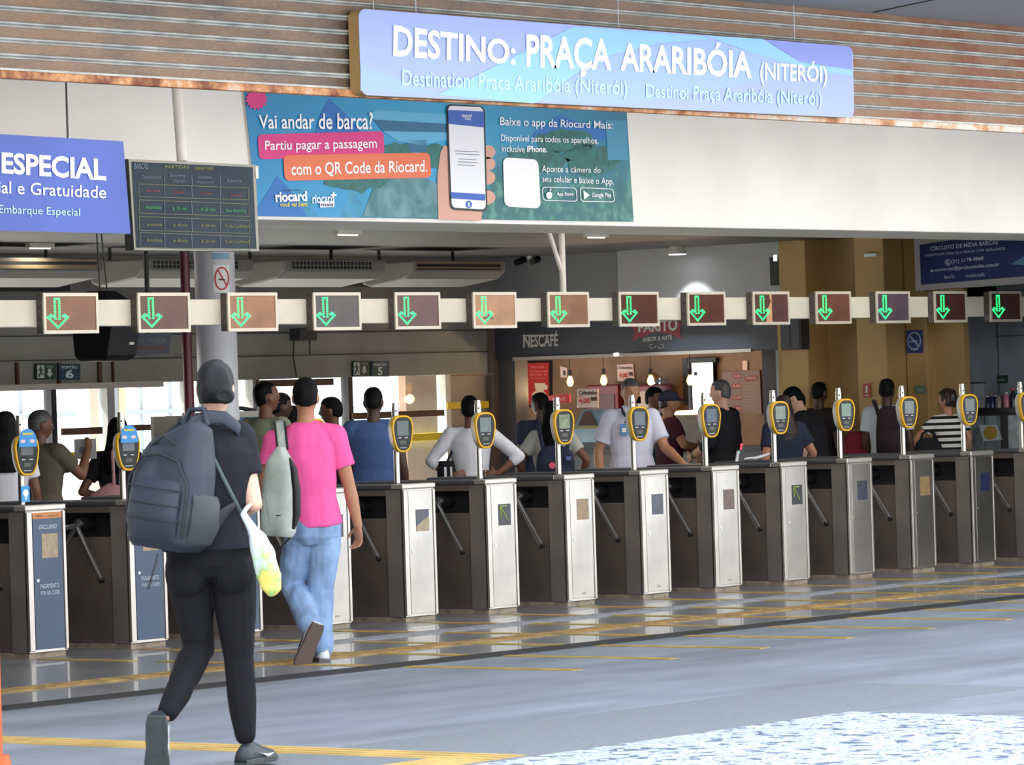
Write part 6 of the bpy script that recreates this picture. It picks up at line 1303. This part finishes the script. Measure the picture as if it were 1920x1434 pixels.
c = MB(); c.tube([(-.04, .06, .56), (-.02, .07, .63), (.05, .08, .64), (.08, .08, .57)], .014, 8); c.build('top_handle', bm_, t_)
Mi = (Matrix.Translation(Pb) @ t_.rotation_quaternion.to_matrix().to_4x4()).inverted()
w3 = lambda u, v, dd: Mi @ onD(u, v, 19.2+dd)
c = MB(); c.rings([(w3(350, 812, -.16), .035, .006), (w3(368, 792, -.17), .035, .008), (w3(392, 782, -.15), .033, .008), (w3(420, 783, -.14), .03, .008), (w3(444, 800, -.10), .03, .008), (w3(458, 822, .02), .03, .008)], Mi.to_3x3() @ V(0, 0, 1), 10); c.build('shoulder_strap', bm_, t_)
c = MB(); c.rings([(w3(338, 800, -.14), .03, .006), (w3(345, 788, .0), .03, .008), (w3(340, 800, .12), .03, .008), (w3(335, 850, .16), .03, .006)], Mi.to_3x3() @ FW, 10); c.build('shoulder_strap', bm_, t_)
c = MB(); c.rings([(w3(u, v, dd), .009, .003) for u, v, dd in ((372, 790, -.20), (382, 806, -.185), (390, 830, -.17), (402, 862, -.16), (418, 895, -.155), (436, 930, -.15), (452, 962, -.10))], Mi.to_3x3() @ RT, 8); c.build('thin_strap', mat('strap_grey', (.30, .36, .36), .5), t_)
c = MB(); c.rings([(w3(400, 1000, -.20), .01, .004), (w3(415, 965, -.19), .03, .006), (w3(440, 945, -.16), .012, .004)], Mi.to_3x3() @ UP, 8); c.build('lower_strap', seamm, t_)
c = MB(); c.tube([w3(296, 1038, -.28), w3(290, 1060, -.29), w3(278, 1105, -.28)], .004, 6); c.build('dangling_cord', black, t_)
# plastic bag
pbm = mat('plastic_bag', (.80, .84, .82), .35)
n, nd, b = nodes(pbm); t = nd.new('ShaderNodeTexCoord'); z1 = nd.new('ShaderNodeTexNoise'); z1.inputs['Scale'].default_value = 14; z1.inputs['Detail'].default_value = 5; sp_ = nd.new('ShaderNodeSeparateXYZ'); mr = nd.new('ShaderNodeMapRange'); mr.inputs[1].default_value = .0; mr.inputs[2].default_value = .34; mr.inputs[3].default_value = -.18; mr.inputs[4].default_value = .25; ad = nd.new('ShaderNodeMath'); rr = nd.new('ShaderNodeValToRGB'); e = rr.color_ramp
e.elements[0].position = .36; e.elements[0].color = lin((.86, .80, .42))+(1,); e.elements[1].position = .62; e.elements[1].color = lin((.80, .84, .86))+(1,); q = e.elements.new(.46); q.color = lin((.62, .78, .45))+(1,); q = e.elements.new(.54); q.color = lin((.78, .87, .78))+(1,)
n.links.new(t.outputs['Object'], z1.inputs[0]); n.links.new(t.outputs['Object'], sp_.inputs[0]); n.links.new(sp_.outputs[2], mr.inputs[0]); n.links.new(z1.outputs[0], ad.inputs[0]); n.links.new(mr.outputs[0], ad.inputs[1]); n.links.new(ad.outputs[0], rr.inputs[0]); n.links.new(rr.outputs[0], b.inputs['Base Color'])
Pb = onD(505, 1118, 18.98); t_ = thing('plastic_bag', 'translucent white plastic bag with green and yellow groceries swinging from the hand of the woman in black', 'bag', Pb, -AZ0)
t_['label'] = 'white plastic bag of green and yellow groceries hanging from the woman in black'
iw = lambda u, v, dd=0: Matrix.Rotation(AZ0, 3, 'Z') @ (onD(u, v, 18.98+dd)-Pb)
c = MB(); c.rings([(iw(505, 1117), .01, .01), (iw(507, 1105), .045, .03), (iw(505, 1080), .058, .045), (iw(495, 1045), .052, .045), (iw(482, 1010), .034, .03), (iw(466, 980), .016, .014), (iw(455, 962), .01, .01)], (1, 0, 0), 20)
mobj(remesh(c, 'pouch', .006, 2, .014, 14, 5), 'pouch', pbm, t_)
c = MB(); c.rings([(iw(455, 964), .01, .008), (iw(464, 950, .06), .012, .006), (iw(470, 945, .18), .010, .006)], (1, 0, 0), 10); c.build('handles', pbm, t_)
# man in pink
base, j = frame(598, 1240, 26.78)
Jm = dict(head=j(573, 746), neck=j(574, 792), chest=j(572, 862), pel=j(586, 985), sL=j(515, 826, .02), sR=j(629, 818, -.01), eL=j(497, 905, .02), wL=j(508, 965, .20), eR=j(655, 912, .02), wR=j(671, 985, .04), dR=(.02, .12, -1),
          hL=j(562, 1008), hR=j(608, 1006), kL=j(550, 1098, .10), aL=j(583, 1172, -.20), kR=j(602, 1104, .03), aR=j(603, 1216, 0), tR=j(585, 1236, .2), tL=j(556, 1235, -.2))
bP, DP, kP = person('man in a bright pink T-shirt and light blue jeans walking toward the turnstiles', (base, -AZ0), 0, 1.78, S2, J=Jm, shirt=cl('pink', (.90, .36, .60)), pants=mat('cloth_light_jeans', (.56, .67, .82), .85, spec=.2, noise_amt=.20, noise_scale=6), hair='short', hairm=HB, sleeve=.60, vox=.007, seed=33, slim=1.03, shoes=False, wr=.013, palm=(None, (-.6, -.5, 0)), curl=(.4, .45), hem=-.11)
sp2 = mat('sneaker_white', (.82, .83, .84), .5); so2 = mat('sole_brown', (.36, .30, .28), .6)
d = V(-.35, 1, 0).normalized(); shoe2(bP, DP['aR'], d, V(0, 0, 1), kP*1.1, sp2, so2, black)
d = V(-.42, .16, -.9).normalized(); shoe2(bP, DP['aL']+V(0, -.03, -.03), d, V(-.35, .9, .25).normalized(), kP*1.1, sp2, so2, black)
Rm = Matrix.Rotation(AZ0, 3, 'Z'); pts = MB()
for u0, u1 in ((556, 584), (601, 626)):
    c = MB(); y_ = -.155
    a = j(u0, 990, y_); b_ = j(u1, 990, y_); e_ = j(u1-2, 1018, y_-.008); m_ = j((u0+u1)/2, 1027, y_-.008); f_ = j(u0+2, 1018, y_-.008)
# sling pack of the man
Pb = onD(521, 1006, 26.42)
gm = mat('pack_sage_grey', (.70, .74, .70), .6, noise_amt=.18, noise_scale=6)
t_ = bag('backpack', 'pale grey-green backpack slung on the left shoulder of the man in pink', Pb, (.205, .17, .56), gm, -AZ0-R(30), pk=False, taper=.45, fn=lambda x, y, z: (x*(1-.35*max(0, z/.56-.5)), y*(1-.3*max(0, z/.56-.5)), z))
t_.rotation_mode = 'QUATERNION'; t_.rotation_quaternion = (Matrix.Rotation(R(4), 3, FW) @ Matrix.Rotation(-AZ0-R(30), 3, 'Z')).to_quaternion()
Mi = (Matrix.Translation(Pb) @ t_.rotation_quaternion.to_matrix().to_4x4()).inverted(); w3 = lambda u, v, dd: Mi @ onD(u, v, 26.78+dd)
c = MB(); c.rings([(w3(530, 842, -.26), .030, .006), (w3(527, 815, -.19), .034, .008), (w3(525, 797, -.10), .036, .008), (w3(524, 790, .02), .036, .008), (w3(520, 805, .14), .034, .006)], Mi.to_3x3() @ RT, 10); c.build('shoulder_strap', gm, t_)
c = MB()
for du in (-9.5, 9.5): c.tube([w3(530+du, 842, -.265), w3(527+du, 815, -.20), w3(525+du, 797, -.115), w3(524+du, 790, 0)], .007, 8)
c.build('strap_edging', black, t_)
c = MB(); c.rings([(w3(543, 858, -.56), .006, .01), (w3(551, 880, -.56), .022, .03), (w3(556, 920, -.56), .026, .035), (w3(556, 965, -.56), .024, .03), (w3(550, 992, -.56), .010, .01)], Mi.to_3x3() @ RT, 12); c.build('side_panel', mat('pack_black', (.09, .09, .10), .6), t_)
c = MB(); c.tube([w3(548, 990, -.3), w3(542, 1010, -.3), w3(520, 1032, -.28)], .006, 8); c.tube([w3(518, 966, -.47), w3(526, 966, -.46), w3(537, 950, -.44)], .004, 6); c.tube([w3(489, 930, -.30), w3(494, 946, -.36)], .006, 6); c.build('cords', black, t_)
c = MB(); c.tube([w3(505, 870, -.44), w3(498, 930, -.47), w3(505, 985, -.45)], .003, 6); c.tube([w3(528, 865, -.42), w3(532, 930, -.45), w3(528, 985, -.44)], .003, 6); c.build('seams', mat('pack_seam_grey', (.48, .52, .48), .6), t_)
